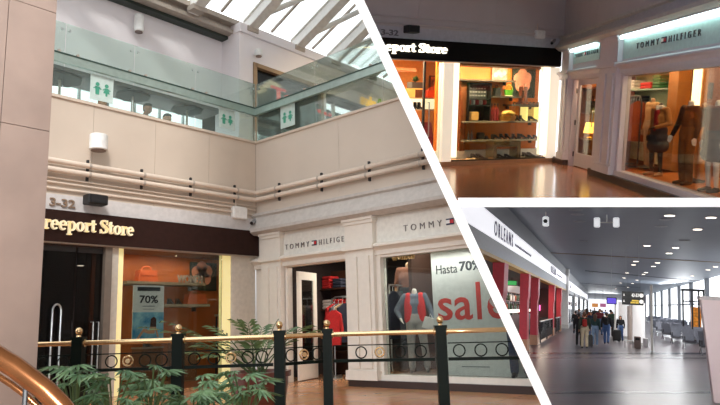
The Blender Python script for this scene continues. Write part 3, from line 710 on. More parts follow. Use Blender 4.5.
MB().prism([(cx+a*w, .0895, cz+b*h) for a, b in [(0, .26), (.2, .26), (.2, .4), (.12, .44), (.02, .4)]], (0, -.003, 0)).build('bather_hair', mat('poster_hair', (60, 36, 28), .6), bp_)
# low display pieces
p, q = A1.at(222, 314, .35), A1.at(237, 314, .35)
t = Thing(A1, 'display_stand', 'small dark display stand with black boots by the yellow glowing edge', 'stand', ((p.x+q.x)/2, .4, .12))
MB().box((p.x, .28, p.z-.04), (q.x, .6, p.z)).build('top', shelfgrey, t)
for x in (p.x+.03, q.x-.03):
    for y in (.31, .57): MB().box((x-.012, y-.012, .12), (x+.012, y+.012, p.z-.04)).build('leg', darkmetal, t)
for i in range(2): shoe(A1, (p.x+.1+.13*i, .42, p.z), .2, -1.2, black, ['black boot on the display stand, left of its pair', 'black boot on the display stand, right of its pair'][i], boot=.14, heel=.02)
for i, (u, v, lab) in enumerate(((183, 336, 'pale shoe low in the daylit display behind the railing'), (148, 344, 'brown shoe on the display floor under the beach poster'))):
    p = A1.at(u, v, .45); zz = p.z-.05
    t2 = Thing(A1, 'display_block', ['brown display block under the pale shoe', 'brown display block under the beach poster'][i], 'block', (p.x, .45, .12))
    MB().box((p.x-.22, .3, .12), (p.x+.22, .62, zz)).build('block', mat('display_brown', (110, 66, 34), .6), t2)
    MB().box((p.x-.23, .29, zz-.03), (p.x+.23, .63, zz-.001)).build('top', shelfgrey, t2)
    shoe(A1, (p.x, .45, zz), .2, .4, mat(f'show_shoe{i}', ((170, 150, 140), (90, 56, 40))[i], .4), lab, heel=.05)
p = A1.at(86, 300, 2.2)
t = Thing(A1, 'store_cabinet', 'dim brown cabinet deep inside the dark store doorway', 'cabinet', (p.x, 2.3, 0))
MB().box((p.x-.4, 2.2, 0), (p.x+.4, 2.58, 1.7)).build('carcass', mat('dim_brown_wood', (80, 44, 26), .6), t)
for z in (.5, .9, 1.3): MB().box((p.x-.38, 2.17, z), (p.x+.38, 2.2, z+.03)).build('shelf_edge', shelfgrey, t)

# --- clothing shop front shared by both views: cornice, sign band, pilasters, ledge
def shopfront(fr, pil, door, win, zs, end, mt, mlight, word, side):
    """pil: pilaster spans, door/win: openings, zs: base, sill, head, ledge, sign bottom, sign top, cornice top"""
    zb, zsill, zh, zl, zg, zt, zc = zs
    prof = [(0, zc), (-.14, zc), (-.14, zc-.05), (-.1, zc-.08), (-.22, zt+.1), (-.26, zt+.1), (-.26, zt+.04), (-.16, zt-.02), (0, zt-.02)]
    struct(MB().prism([(0, d, z) for d, z in prof], (end, 0, 0)), fr, f'trim_{dict(right=4, evening=5)[side]}1', mat('cornice_grey', (188, 182, 176), .6))
    struct(MB().box((0, -.02, zg), (end, .12, zt)), fr, f'trim_{dict(right=4, evening=5)[side]}2', mt)
    lp = [(0, zg), (-.12, zg), (-.16, zg-.03), (-.16, zg-.06), (-.1, zg-.09), (-.06, zl), (-.06, zh), (0, zh)]
    struct(MB().prism([(0, d, z) for d, z in lp], (end, 0, 0)), fr, f'trim_{dict(right=4, evening=5)[side]}3', mt)
    struct(MB().box((0, 0, zh-.02), (end, .14, zg+.02)), fr, f'trim_{dict(right=4, evening=5)[side]}8', mt)
    for i, (x0, x1) in enumerate(pil):
        mb = MB().box((x0, -.12, zb), (x1, -.0, zt)).box((x0-.04, -.17, zt-.06), (x1+.04, 0, zt+.06)).box((x0-.02, -.145, zt-.12), (x1+.02, 0, zt-.06))
        w = (x1-x0)
        mb.box((x0+w*.12, -.15, zb+.2), (x0+w*.44, -.12, zg-.2)).box((x0+w*.56, -.15, zb+.2), (x1-w*.12, -.12, zg-.2))
        mb.box((x0-.03, -.16, zb), (x1+.03, 0, zb+.16)).box((x0-.03, -.18, zg-.08), (x1+.03, -.1, zg+.0))
        t = tag(mb.build('shop_pilaster', mt, None, fr, ((x0+x1)/2, -.02, zb)), f'{["corner", "middle"][i]} white pilaster of the clothing shop {word}', 'pilaster', kind='thing'); t['room'] = fr.room
    # dark base and white window frame
    struct(MB().box((0, 0, 0), (pil[0][0]+.03, .14, zg)), fr, f'trim_{dict(right=4, evening=5)[side]}9', mt)
    struct(MB().box((pil[0][1]-.02, 0, 0), (door[0]+.02, .14, zg)).box((door[1]-.02, 0, 0), (pil[1][1], .14, zg)), fr, f'trim_{dict(right=4, evening=5)[side]}7', mt)
    struct(MB().box((0, -.13, 0), (door[0], .14, zb)).box((door[1], -.13, 0), (end, .14, zb)), fr, f'baseboard_{side}', mat('dark_base', (52, 36, 32), .4))
    x0, x1 = win
    mb = MB().box((x0-.1, -.04, zb), (x0, .12, zh)).box((x0-.1, -.06, zb), (end, .14, zsill)).box((x0, -.03, zh-.05), (end, .12, zh))
    struct(mb, fr, f'trim_{dict(right=4, evening=5)[side]}4', mt)
    d0, d1 = door
    struct(MB().box((d0, 0, 0), (d0+.07, .14, zh)).box((d1-.05, 0, 0), (d1, .14, zh)), fr, f'trim_{dict(right=4, evening=5)[side]}5', mt)
    t = Thing(fr, 'shop_window', f'large clear window of the clothing shop {word}', 'window', (x0, .05, zsill))
    MB().box((x0, .05, zsill), (x1, .064, zh-.05)).build('pane', glassdim if mlight is None else shopglass, t)
def shop_sign(fr, a, b, u0, u1, z0, h, mt, lab, letm):
    """thin spaced capitals either side of the flag mark; a,b: board ends, u0,u1: text ends"""
    t = Thing(fr, 'shop_sign', lab, 'sign', ((a+b)/2, -.03, z0-.1))
    MB().box((a, -.035, z0-.14), (b, -.02, z0+h+.2)).build('board', mt, t); bo_ = t.o.children[0]
    w = u1-u0
    write('TOMMY', (u0, -.035, z0), w*.4, h, spacing=1.7, t=.015, bold=-.014).build('lettering', letm, bo_)
    flag(t, (u0+w*.445, -.05, z0+.005), w*.075, h*.95)
    write('HILFIGER', (u0+w*.56, -.035, z0), w*.44, h, spacing=1.7, t=.015, bold=-.014).build('lettering', letm, bo_)
greylet = mat('pewter_letters', (112, 106, 104), .4, metal=.3)
bx_ = lambda u, v=300: B1.at(u, v).x
shopfront(B1, [(bx_(266), bx_(285)), (bx_(351), bx_(379))], (bx_(285), bx_(351)), (bx_(383), 9.4), (.11, .2, 2.22, 2.3, 2.42, 2.92, 3.36), 9.5, ivory, ivory, 'by daylight', 'right')
p, q = B1.at(287, 249), B1.at(352, 238); signw = mat('ivory_sign_board', (224, 222, 214), .5)
shop_sign(B1, bx_(285)+.02, bx_(351)-.01, p.x, q.x-.06, 2.54, .1, signw, 'ivory name sign with a small flag over the open door by daylight', greylet)
p, q = B1.at(405, 227), B1.at(446, 219)
shop_sign(B1, bx_(381), 9.4, p.x, p.x+(q.x-p.x)/.4*.93, 2.56, .105, signw, 'ivory name sign with a small flag over the shop window by daylight', greylet)
# interior shell
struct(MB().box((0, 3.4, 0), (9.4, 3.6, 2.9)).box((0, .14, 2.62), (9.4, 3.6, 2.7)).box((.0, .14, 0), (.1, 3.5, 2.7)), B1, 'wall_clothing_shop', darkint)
struct(MB().box((bx_(379)-.02, .9, 0), (bx_(379)+.06, 3.4, 2.62)), B1, 'wall_clothing_partition', mat('dark_wood_partition', (66, 40, 28), .6))
struct(MB().box((bx_(383), .08, .12), (9.4, 1.6, .19)), B1, 'floor_window_display', mat('window_stage', (120, 100, 84), .5))
# open door leaf
def door_leaf(fr, x0, x1, y0, y1, zh, lab, mt, gl, sw=.16):
    t = Thing(fr, 'shop_door', lab, 'door', (x0, y0, 0)); P = lambda s, z: (x0+(x1-x0)*s, y0+(y1-y0)*s, z)
    mb = MB()
    for s in (.0, 1-sw): mb.prism([P(s, .02), P(s+sw, .02), P(s+sw, zh), P(s, zh)], (.012, .045, 0))
    for z0, z1 in ((.02, .34), (zh-.16, zh)): mb.prism([P(sw, z0), P(1-sw, z0), P(1-sw, z1), P(sw, z1)], (.012, .045, 0))
    lf_ = mb.build('leaf_frame', mt, t)
    mb = MB().prism([P(sw, .34), P(1-sw, .34), P(1-sw, zh-.16), P(sw, zh-.16)], (.003, .012, 0)); mb.v = [v+Vector((.004, .016, 0)) for v in mb.v]; mb.build('pane', gl, t)
    for z in (.3, zh*.5, zh-.3): MB().tube([(x0+.0, y0-.02, z-.06), (x0+.0, y0-.02, z+.06)], .016, 8).build('hinge', darkmetal, lf_)
    h = P(.93, 1.05); MB().tube([(h[0], h[1]-.0, 1.0), (h[0]-.01, h[1]-.06, 1.0), (h[0]-.01, h[1]-.06, 1.35), (h[0], h[1], 1.35)], .011, 8).build('handle', steel, lf_)
door_leaf(B1, bx_(291), B1.at(315, 300, .88).x, .15, .88, 2.12, 'white framed glass door leaf standing open at the clothing shop by daylight', ivory, shopglass)
# shelves with folded clothes and garments behind the open door
def shelf_unit(fr, x0, x1, y0, y1, zsv, lab, m):
    t = Thing(fr, 'clothes_shelf', lab, 'shelf unit', ((x0+x1)/2, y1, 0))
    MB().box((x0, y1-.03, 0), (x1, y1, zsv[-1]+.4)).build('back_panel', m, t)
    for x in (x0, x1-.04): MB().box((x, y0, 0), (x+.04, y1-.03, zsv[-1]+.4)).build('side_panel', m, t)
    for z in zsv: MB().box((x0+.04, y0, z-.03), (x1-.04, y1-.03, z)).build('shelf_board', m, t)
def folded(fr, x, y, z, w, m, lab, group, k=3):
    mb = MB()
    for i in range(k): mb.rbox((x, y, z+.035+i*.07), (w*(1-.03*(i % 2)), .3, .066), .025)
    solo(mb, fr, 'folded_clothes', m, lab, 'folded clothes', group=group)
dkwood = mat('dark_wood_shelf', (64, 40, 28), .5)
sx0, sx1 = B1.at(313, 290, 1.9).x, B1.at(352, 290, 1.9).x
shelf_unit(B1, sx0, sx1+.5, 1.75, 2.15, [.5, .95, 1.4, 1.85], 'dark shelf unit of folded clothes behind the open shop door by daylight', dkwood)
cm = [cl('red', (190, 34, 34)), cl('white', (206, 196, 190)), cl('navy', (36, 40, 56)), cl('grey', (90, 90, 96)), cl('beige', (180, 150, 116))]
names_ = ['red', 'white', 'navy', 'grey', 'beige']
sel = {(0, 3): 1, (1, 3): 0, (2, 3): 2, (0, 2): 3, (1, 2): 1, (2, 2): 0, (0, 1): 2, (1, 1): 4, (2, 1): 3}
for (i, j), c in sel.items():
    z = [.5, .95, 1.4, 1.85][j]
    folded(B1, sx0+.2+i*.32, 1.94, z, .26, cm[c], f'{names_[c]} folded clothes, {["left", "middle", "right"][i]} pile on the {["lowest", "second", "third", "top"][j]} shelf behind the open door by daylight', 'folded clothes behind the open door', 4 if (i, j) == (1, 3) else 3)
def garment(fr, x, y, ztop, L, m, lab, group=None, w=.42, dp=.12, rz=0):
    t = Thing(fr, 'hanging_garment', lab, 'garment', (x, y, ztop-L), rz, group); t.loc = Vector((0, 0, 0))
    MB().prism([(-w*.42, -dp/2, 0), (w*.42, -dp/2, 0), (w*.4, -dp/2, L*.7), (w*.5, -dp/2, L*.86), (w*.12, -dp/2, L*.98), (-w*.12, -dp/2, L*.98), (-w*.5, -dp/2, L*.86), (-w*.4, -dp/2, L*.7)], (0, dp, 0)).build('cloth', m, t)
    for q in (-1, 1): MB().prism([(q*w*.48, -dp*.4, L*.88), (q*w*.62, -dp*.4, L*.4), (q*w*.5, -dp*.4, L*.36), (q*w*.38, -dp*.4, L*.8)], (0, dp*.8, 0)).build('sleeve', m, t)
    MB().tube([(0, 0, L*.97), (0, 0, L*1.06), (.03, 0, L*1.09), (.0, 0, L*1.12)], .006, 6).build('hanger_hook', steel, t)
rx = B1.at(338, 330, 1.3).x
t = Thing(B1, 'clothes_rack', 'chrome arched clothes rack inside the open shop door by daylight', 'rack', (rx, 1.3, 0))
x0, x1, ztop = rx-.18, rx+.42, 1.62
MB().tube([(x0, 1.3, 0), (x0, 1.3, ztop-.12), (x0+.04, 1.3, ztop-.03), (x0+.12, 1.3, ztop), (x1-.12, 1.3, ztop), (x1-.04, 1.3, ztop-.03), (x1, 1.3, ztop-.12), (x1, 1.3, 0)], .018, 8).build('frame', steel, t, smooth=True)
for x in (x0, x1): MB().box((x-.02, 1.05, 0), (x+.02, 1.55, .03)).build('foot', steel, t)
for i, (dx, c) in enumerate(((-.02, 0), (.09, 3), (.2, 4), (.31, 2))):
    garment(B1, x0+.12+dx, 1.3, 1.5, .8, cm[c], f'{names_[c]} garment on the chrome rack inside the open door by daylight', 'garments on the chrome rack', w=.4, dp=.08, rz=1.2)
px_ = B1.at(331, 325, .9).x
garment(B1, px_, 1.0, 1.36, .72, cm[0], 'bright red jacket hanging left of the chrome rack by daylight', w=.3, rz=.5)
t = Thing(B1, 'garment_stand', 'thin stand holding the bright red jacket by daylight', 'stand', (px_, 1.0, 0))
MB().tube([(px_, 1.0, 0), (px_, 1.0, 1.44)], .012, 8).build('pole', steel, t); MB().lathe([(.14, 0), (.14, .02), (.02, .03)], (px_, 1.0, 0), 16).build('base', steel, t)
# sale poster in the window
p, q = B1.at(430.5, 252, .35), B1.at(430.5, 374, .35); pr_ = B1.at(520, 330, .35).x
t = Thing(B1, 'sale_poster', 'tall white sale poster with red letters in the shop window', 'poster', ((p.x+pr_)/2, .35, .19))
MB().box((p.x, .35, .19), (pr_+.6, .37, p.z)).build('sheet', mat('poster_grey_white', (214, 214, 210), .6), t)
dkl, rdl = mat('poster_dark', (40, 44, 52), .6), mat('poster_red', (206, 52, 38), .6)
a, b, c_ = B1.at(436.5, 274.5, .35), B1.at(457.5, 272, .35), B1.at(437, 265.5, .35)
write('Hasta', (a.x, .35, a.z), b.x-a.x, c_.z-a.z, t=.006).build('lettering', dkl, t)
a, b, c_ = B1.at(459.5, 271.5, .35), B1.at(472, 270, .35), B1.at(460, 261.5, .35)
write('70%', (a.x, .35, a.z), (b.x-a.x)*1.75, c_.z-a.z, bold=.03, t=.006).build('lettering', dkl, t)
zb_ = B1.at(447, 320.5, .35).z; xh = B1.at(447, 298, .35).z-zb_
for ch, u0, u1, hh in (('s', 438.5, 453, xh), ('a', 455, 473, xh), ('l', 477.5, 482, xh*1.62), ('e', 488, 506.5, xh)):
    x0, x1 = B1.at(u0, 315, .35).x, B1.at(u1, 315, .35).x
    write(ch, (x0, .35, zb_), x1-x0, hh, bold=.012, t=.006).build('lettering', rdl, t)
a, b = B1.at(462, 367, .35), B1.at(490, 367, .35); MB().box((a.x, .344, a.z), (b.x, .35, a.z+.015)).build('small_print', mat('poster_grey', (130, 134, 138), .6), t)
a, b = B1.at(392.5, 261, .3), B1.at(414.5, 257, .3)
t = Thing(B1, 'letter_sign', 'brass cut out word hanging at the top of the shop window by daylight', 'sign', ((a.x+b.x)/2, .3, a.z))
write('women', (a.x, .3, a.z), b.x-a.x, .1, bold=.02, t=.03).build('lettering', mat('brass_letters', (170, 130, 80), .4, metal=.5), t)
MB().box((a.x, .31, a.z+.1), (b.x, .33, a.z+.13)).box((a.x+.05, .315, a.z+.1), (a.x+.06, .325, 2.62)).box((b.x-.06, .315, a.z+.1), (b.x-.05, .325, 2.62)).build('rail', darkmetal, t)
# mannequins
whitepl = mat('white_mannequin', (222, 216, 208), .35); tanpl = mat('tan_mannequin', (176, 138, 104), .5)
hip = dict(eR=(-.36, .02, 1.16), wR=(-.27, -.14, 1.0), eL=(.30, .0, 1.14), wL=(.33, -.12, .92), kL=(.15, -.02, .5), aL=(.19, .02, .085))
p = B1.at(416, 330, .75); red = cm[0]
M1 = person(B1, 'manA', (p.x, .75, .19), .55, 'headless mannequin in a red vest over a grey blue shirt in the window by daylight', dict(body=whitepl, shirt=cl('blue_grey', (96, 104, 118)), trousers=cl('pale_grey', (150, 146, 142)), shoes=mat('grey_shoe', (120, 116, 112), .6)), cat='mannequin', name='mannequin', sc=.93, pose=hip, headless=True)
vm = remeshed('vest', [(Vector((s*.125, -.03, .98)), Vector((s*.115, -.03, 1.22)), .088, .092) for s in (-1, 1)]+[(Vector((s*.115, -.03, 1.22)), Vector((s*.12, -.01, 1.42)), .092, .075) for s in (-1, 1)]+[((-.1, .06, 1.0), (.1, .06, 1.0), .08, .08), ((-.1, .06, 1.36), (.1, .06, 1.36), .075, .075), ((0, .06, 1.0), (0, .06, 1.36), .09, .09)], .014)
vm.materials.append(red); c = bpy.data.objects.new('vest', vm); C.objects.link(c); c.parent = M1
p = B1.at(432, 322, .5); t = Thing(B1, 'paper_bag', 'white paper bag hanging at the hand of the red vest mannequin', 'bag', (p.x, .42, p.z-.06), .3); t.loc = Vector((0, 0, 0))
MB().prism([(-.13, -.03, -.02), (.1, -.03, -.1), (.14, -.03, .1), (-.06, -.03, .16)], (0, .06, 0)).build('bag', mat('paper_white', (216, 210, 204), .7), t)
MB().tube([(-.0, 0, .13), (.02, 0, .2), (.07, 0, .11)], .005, 6).build('handle', mat('paper_white', (216, 210, 204), .7), t)
p = B1.at(409, 290, 1.35); hgt = .42
t = Thing(B1, 'mannequin_podium', 'dark podium under the brown jacket mannequin', 'podium', (p.x, 1.35, .19)); MB().rbox((p.x, 1.35, .19+hgt/2), (.6, .4, hgt), .02).build('block', darkint, t); MB().box((p.x-.31, 1.14, .19+hgt), (p.x+.31, 1.56, .19+hgt+.02)).build('top', dkwood, t)
person(B1, 'manB', (p.x, 1.35, .21+hgt), .3, 'headless mannequin in a brown jacket with beige sleeves behind the red vest', dict(body=tanpl, shirt=cl('brown_jacket', (128, 82, 62)), trousers=cl('black', (24, 24, 28)), shoes=black), cat='mannequin', name='mannequin', sc=1.0, pose=dict(eL=(.25, .0, 1.12), eR=(-.25, 0, 1.12)), headless=True, short=True)
p = B1.at(521, 340, .28)
person(B1, 'manC', (p.x, .22, .19), .4, 'mannequin in blue jeans beside the tall sale poster at the divider', dict(body=whitepl, shirt=cl('pale_grey', (186, 182, 178)), trousers=cl('denim', (44, 56, 86)), shoes=black), cat='mannequin', name='mannequin', sc=.98, pose=dict(eR=(-.36, .02, 1.16), wR=(-.24, -.14, 1.02)), headless=True)
a = B1.at(497, 322, .2)
p = B1.at(396, 330, 1.0)
t = Thing(B1, 'clothes_rail', 'dim rail of dark clothes at the left edge of the shop window by daylight', 'clothes rail', (p.x, 1.2, .19))
MB().tube([(p.x, .85, 1.75), (p.x, 1.55, 1.75)], .015, 8).build('rail', steel, t)
for y in (.85, 1.55): MB().tube([(p.x, y, .19), (p.x, y, 1.75)], .015, 8).build('upright', steel, t)
for i, c in enumerate((2, 3, 0, 2)): garment(B1, p.x, .95+.15*i, 1.66, .9, cm[c] if i != 2 else cl('teal', (40, 90, 86)), ['navy', 'grey', 'teal', 'dark navy'][i]+' garment on the dim rail at the window edge by daylight', 'garments on the dim rail', w=.36, dp=.06, rz=1.57)
for i, (u, v, d) in enumerate(((422, 259.5, 1.0), (439, 251, .6), (441, 231, .5))[:2]):
    p = B1.at(u, v, d); t = Thing(B1, 'downlight', ['small ceiling downlight above the red vest mannequin', 'small ceiling downlight above the tall sale poster'][i], 'light', (p.x, d, 2.55))
    MB().lathe([(.07, 2.56), (.07, 2.59)], (p.x, d, 0), 14).build('lens', lampglow, t); MB().lathe([(.09, 2.575), (.09, 2.62)], (p.x, d, 0), 14).build('housing', darkmetal, t)

# ================================================================== RAILING, PLANTS, STAIR RAIL
horizon = lambda u: 306 + (944-u)*(44/1355)
DEP = {0: 6.0, 1: 6.0, 2: 6.0, 3: 6.3, 4: 6.0}
pu = [79, 178.5, 279.5, 327, 440]
posts = []
for i, u in enumerate(pu):
    p = A1.depth(u, horizon(u), DEP[i]); posts.append(Vector((p.x, p.y, 0)))
RY = math.atan2(-.75, .66)
zr = .955
for i, b in enumerate(posts):
    w = .047 if i != 3 else .044
    lab = ['dark green railing post with brass ball nearest the marble pillar', 'dark green railing post in front of the beach poster window', 'dark green railing post left of the open white door', 'dark green railing post in front of the open doorway', 'dark green railing post in front of the tall sale poster'][i]
    t = Thing(A1, 'railing_post', lab, 'post', b, RY, group='railing posts'); t.loc = Vector((0, 0, 0))
    MB().box((-w, -w, 0), (w, w, 1.0)).box((-w-.012, -w-.012, 0), (w+.012, w+.012, .14)).box((-w-.008, -w-.008, .985), (w+.008, w+.008, 1.01)).build('post', green, t); po_ = t.o.children[0]
    MB().lathe([(.022, 1.01), (.016, 1.025), (.03, 1.035)], (0, 0, 0), 12).ball((0, 0, 1.062), .032, 14).build('ball_finial', brass, po_, smooth=True)
    for q in (-1, 1): MB().lathe([(.036, q*(w+.002)), (.036, q*(w+.014))], (0, 0, zr), 14, 'x').build('collar', brass, po_, smooth=True)
ends = [Vector((pe-.25, -4.25, 0))] + posts
dirn = (posts[4]-posts[3]).normalized(); ends.append(posts[4]+dirn*1.6)
ends[0] = posts[0]-(posts[1]-posts[0]).normalized()*.62
ringU = [[(42, 0), (63, 0)], [(111.5, 0), (128, 1), (145, 0), (161.5, 0)], [(194.5, 0), (214, 0), (231, 1), (247.5, 0), (262, 0)], [(291, 0), (304, 1), (317, 0)], [(361, 0), (379.5, 1), (400, 0), (421, 0)], [(459.3, 0), (481, 0), (502, 0)]]
plab = ['between the marble pillar and the first post', 'in front of the beach poster window', 'in front of the red brown plant pot', 'in front of the open white door leaf', 'in front of the red vest mannequin', 'in front of the tall sale poster up to the white divider']
for i in range(6):
    a, b = ends[i], ends[i+1]; t = Thing(A1, 'railing', f'brass topped railing section {plab[i]}', 'railing', (a+b)/2, group='railing sections')
    d = (b-a).normalized(); a2_, b2_ = a+d*(.06 if i else 0), b-d*(.06 if i < 5 else 0)
    Z = lambda p, z: (p.x, p.y, z)
    MB().tube([Z(a2_, zr), Z(b2_, zr)], .022, 14).build('top_rail', brass, t, smooth=True)
    MB().bar(Z(a2_, zr-.105), Z(b2_, zr-.105), .01, .01).build('thin_bar', green, t)
    MB().bar(Z(a2_, zr-.245), Z(b2_, zr-.245), .03, .028).build('thick_bar', green, t)
    MB().bar(Z(a2_, .12), Z(b2_, .12), .03, .035).build('bottom_bar', green, t)
    for u, med in ringU[i]:
        # ring centre: where the pixel column meets the section
        best = min((j/200 for j in range(201)), key=lambda f: abs(((A1.R.inverted() @ (Vector(Z(a+(b-a)*f, zr-.17))-A1.c)).x / -(A1.R.inverted() @ (Vector(Z(a+(b-a)*f, zr-.17))-A1.c)).z)*F+360-u))
        c = Vector(Z(a+(b-a)*best, zr-.172)); r = .052 if not med else .043
        pts = [c + d*(r*math.cos(2*math.pi*j/20)) + Vector((0, 0, r*math.sin(2*math.pi*j/20))) for j in range(20)]
        ro_ = MB().tube(pts, .0062 if not med else .009, 8, closed=True).build('ring', brass if med else green, t, smooth=True, label='brass ring' if med else None)
        if med:
            nn = Vector((d.y, -d.x, 0))
            MB().tube([c-nn*.012, c+nn*.012], .022, 14).build('medallion', brass, ro_, smooth=True)
# stair handrail at the very front
t = Thing(A1, 'stair_handrail', 'thick bronze stair handrail curving down in the bottom left corner', 'handrail', A1.depth(20, 420, 1.3))
P = [A1.depth(u, v, 1.3) for u, v in ((-40, 337), (-15, 348), (0, 358), (15, 367), (30, 378.5), (45, 390), (59, 404), (72, 420), (84, 442))]
MB().tube(P, .0205, 18).build('rail', bronze, t, smooth=True)
P = [A1.depth(u, v, 1.315) for u, v in ((-30, 362), (0, 377), (12, 385), (24, 394), (36, 405), (46, 420), (54, 440))]
MB().tube(P, .0062, 10).build('lower_rail', bronze, t, smooth=True)
for u, v in ((24, 394), (-14, 370)):
    p = A1.depth(u, v, 1.315); q = A1.depth(u+1, 398 if u > 0 else 377, 1.3); MB().tube([q+Vector((0, 0, .02)), (p.x, p.y, .0)], .005, 8).build('baluster', darkmetal, t)

# plants: deeply split leaves
def split_leaf(mb, base, tip_dir, up, L):
    """one hand shaped leaf: pointed lobes fanning out from the stalk, drooping to their tips"""
    t = Vector(tip_dir).normalized(); u = Vector(up); s = t.cross(u).normalized(); u = s.cross(t); b = Vector(base)
    for a, ln in ((-120, .5), (-85, .72), (-55, .88), (-27, .97), (0, 1.05), (27, .97), (55, .88), (85, .72), (120, .5)):
        q = math.radians(a); d = t*math.cos(q)+s*math.sin(q); m = -t*math.sin(q)+s*math.cos(q); l = L*ln; w = .085*L*rnd_leaf.uniform(.85, 1.2); k = rnd_leaf.uniform(.12, .3)
        c = [b, b+d*l*.3+m*w*.8+u*l*.03, b+d*l*.62+m*w-u*l*k*.35, b+d*l-u*l*k, b+d*l*.62-m*w-u*l*k*.35, b+d*l*.3-m*w*.8+u*l*.03]
        mb.add(c, [(0, 1, 2, 3), (0, 3, 4, 5)])
rnd_leaf = random.Random(11)
def leafy_plant(frame, base, heads, lab, m, L, group=None, cat='plant', name='split_leaf_plant'):
    t = Thing(frame, name, lab, cat, base, group=group); lv = MB(); sm = MB()
    for h, dirn_, l in heads:
        h = Vector(h); dd = Vector(dirn_); lm = len(lv.v); split_leaf(lv, h, dd, (random.uniform(-.2, .2), random.uniform(-.2, .2), 1), l)
        b = Vector(base); sm.tube([b, b*.45+h*.55+Vector((0, 0, .08)), h], .006, 6)
    lv.build('leaves', m, t); sm.build('stems', stemm, t)
troughD = 4.9
ta, tb = A1.depth(40, 440, troughD), A1.depth(292, 440, troughD); zt_ = min(ta.z, tb.z)-.02
t = Thing(A1, 'planter_trough', 'long planter box below the split leaf plants in front of the railing', 'planter', ((ta.x+tb.x)/2, (ta.y+tb.y)/2, 0))
dd = (tb-ta); dd.z = 0; dd.normalize(); nn_ = Vector((dd.y, -dd.x, 0))
def tbox(mb, a, b, w, z0, z1):
    return mb.prism([(a+nn_*w).to_2d().to_3d()+Vector((0, 0, z0)), (b+nn_*w).to_2d().to_3d()+Vector((0, 0, z0)), (b-nn_*w).to_2d().to_3d()+Vector((0, 0, z0)), (a-nn_*w).to_2d().to_3d()+Vector((0, 0, z0))], (0, 0, z1-z0))
tbox(MB(), ta, tb, .16, 0, zt_-.03).build('box', mat('trough_brown', (92, 66, 52), .6), t)
tbox(MB(), ta, tb, .13, zt_-.03, zt_).build('soil', soil, t)
def px_head(u, v, dep): return A1.depth(u, v, dep)
rnd = random.Random(3)
clusters = [(75, 378, 13, 'split leaf plant at the left end of the planter below the railing'), (112, 383, 13, 'split leaf plant second from the left in the planter'), (150, 378, 11, 'split leaf plant in the middle of the planter below the beach poster'), (196, 384, 12, 'split leaf plant right of the second railing post in the planter'), (246, 381, 12, 'split leaf plant at the right end of the planter before the red pot')]
camdir = R1 @ Vector((0, 0, -1))
for u, v, kx, lab in clusters:
    b = A1.depth(u, 440, troughD); b.z = zt_; hs = []
    for i in range(kx+6):
        du, dv = rnd.uniform(-22, 22), rnd.uniform(-13, 22); h = A1.depth(u+du, v+dv, troughD+rnd.uniform(-.2, .2))
        side = 1 if du > 0 else -1
        dr = (R1 @ Vector((1, 0, 0)))*side*rnd.uniform(.5, 1.0) - camdir*rnd.uniform(.1, .6) + Vector((0, 0, rnd.uniform(-.25, .25)))
        hs.append((h, dr, rnd.uniform(.12, .17)))
    leafy_plant(A1, b, hs, lab, leafA, .2, group='split leaf plants in the planter')
# potted palm behind the railing
pc = A1.depth(259, 372, 7.6); pc = Vector((pc.x, pc.y, 0)); zr_ = A1.depth(259, 371, 7.6).z
t = Thing(A1, 'potted_palm', 'red brown glazed pot with a leafy palm behind the railing', 'potted plant', pc)
MB().lathe([(.24, 0), (.29, .1), (.335, zr_-.14), (.335, zr_-.07), (.37, zr_-.06), (.37, zr_), (.33, zr_), (.31, zr_-.06)], pc, 28).build('pot', redpot, t, smooth=True)
MB().lathe([(.31, zr_-.07), (.31, zr_-.05)], pc, 24).build('soil', soil, t)
lv = MB(); sm = MB()
tips = [(148, 327), (168, 322), (185, 331), (200, 345), (205, 356), (214, 327), (226, 335), (238, 322), (248, 324), (262, 328), (275, 324), (290, 329), (304, 327), (312, 331), (238, 352), (252, 346), (222, 350), (270, 340), (212, 338), (186, 352)]
for i, (u, v) in enumerate(tips):
    tip = A1.depth(u, v, 7.6+rnd.uniform(-.35, .35)); b0 = pc+Vector((rnd.uniform(-.08, .08), rnd.uniform(-.08, .08), zr_-.06))
    mid = b0*.5+tip*.5+Vector((0, 0, .16)); pts = [b0*(1-s)**2+mid*(2*s*(1-s))+tip*s*s for s in [j/10 for j in range(11)]]
    sm.tube(pts, [.009*(1-.07*j) for j in range(11)], 6)
    for j in range(5, 11):
        t_ = (pts[j]-pts[j-1]).normalized(); s_ = t_.cross(Vector((0, 0, 1))).normalized()
        for q in (-1, 1):
            ln = .17*(1-.05*abs(j-8)); d_ = (s_*q*.8+t_*.65+Vector((0, 0, -.25))).normalized(); wv = t_*.022
            c0 = pts[j]; c1 = c0+d_*ln*.5+Vector((0, 0, .012)); c2 = c0+d_*ln
            lv.add([c0, c1-wv, c2, c1+wv], [(0, 1, 2, 3)])
lv.build('leaves', leafB, t); sm.build('stems', stemm, t)

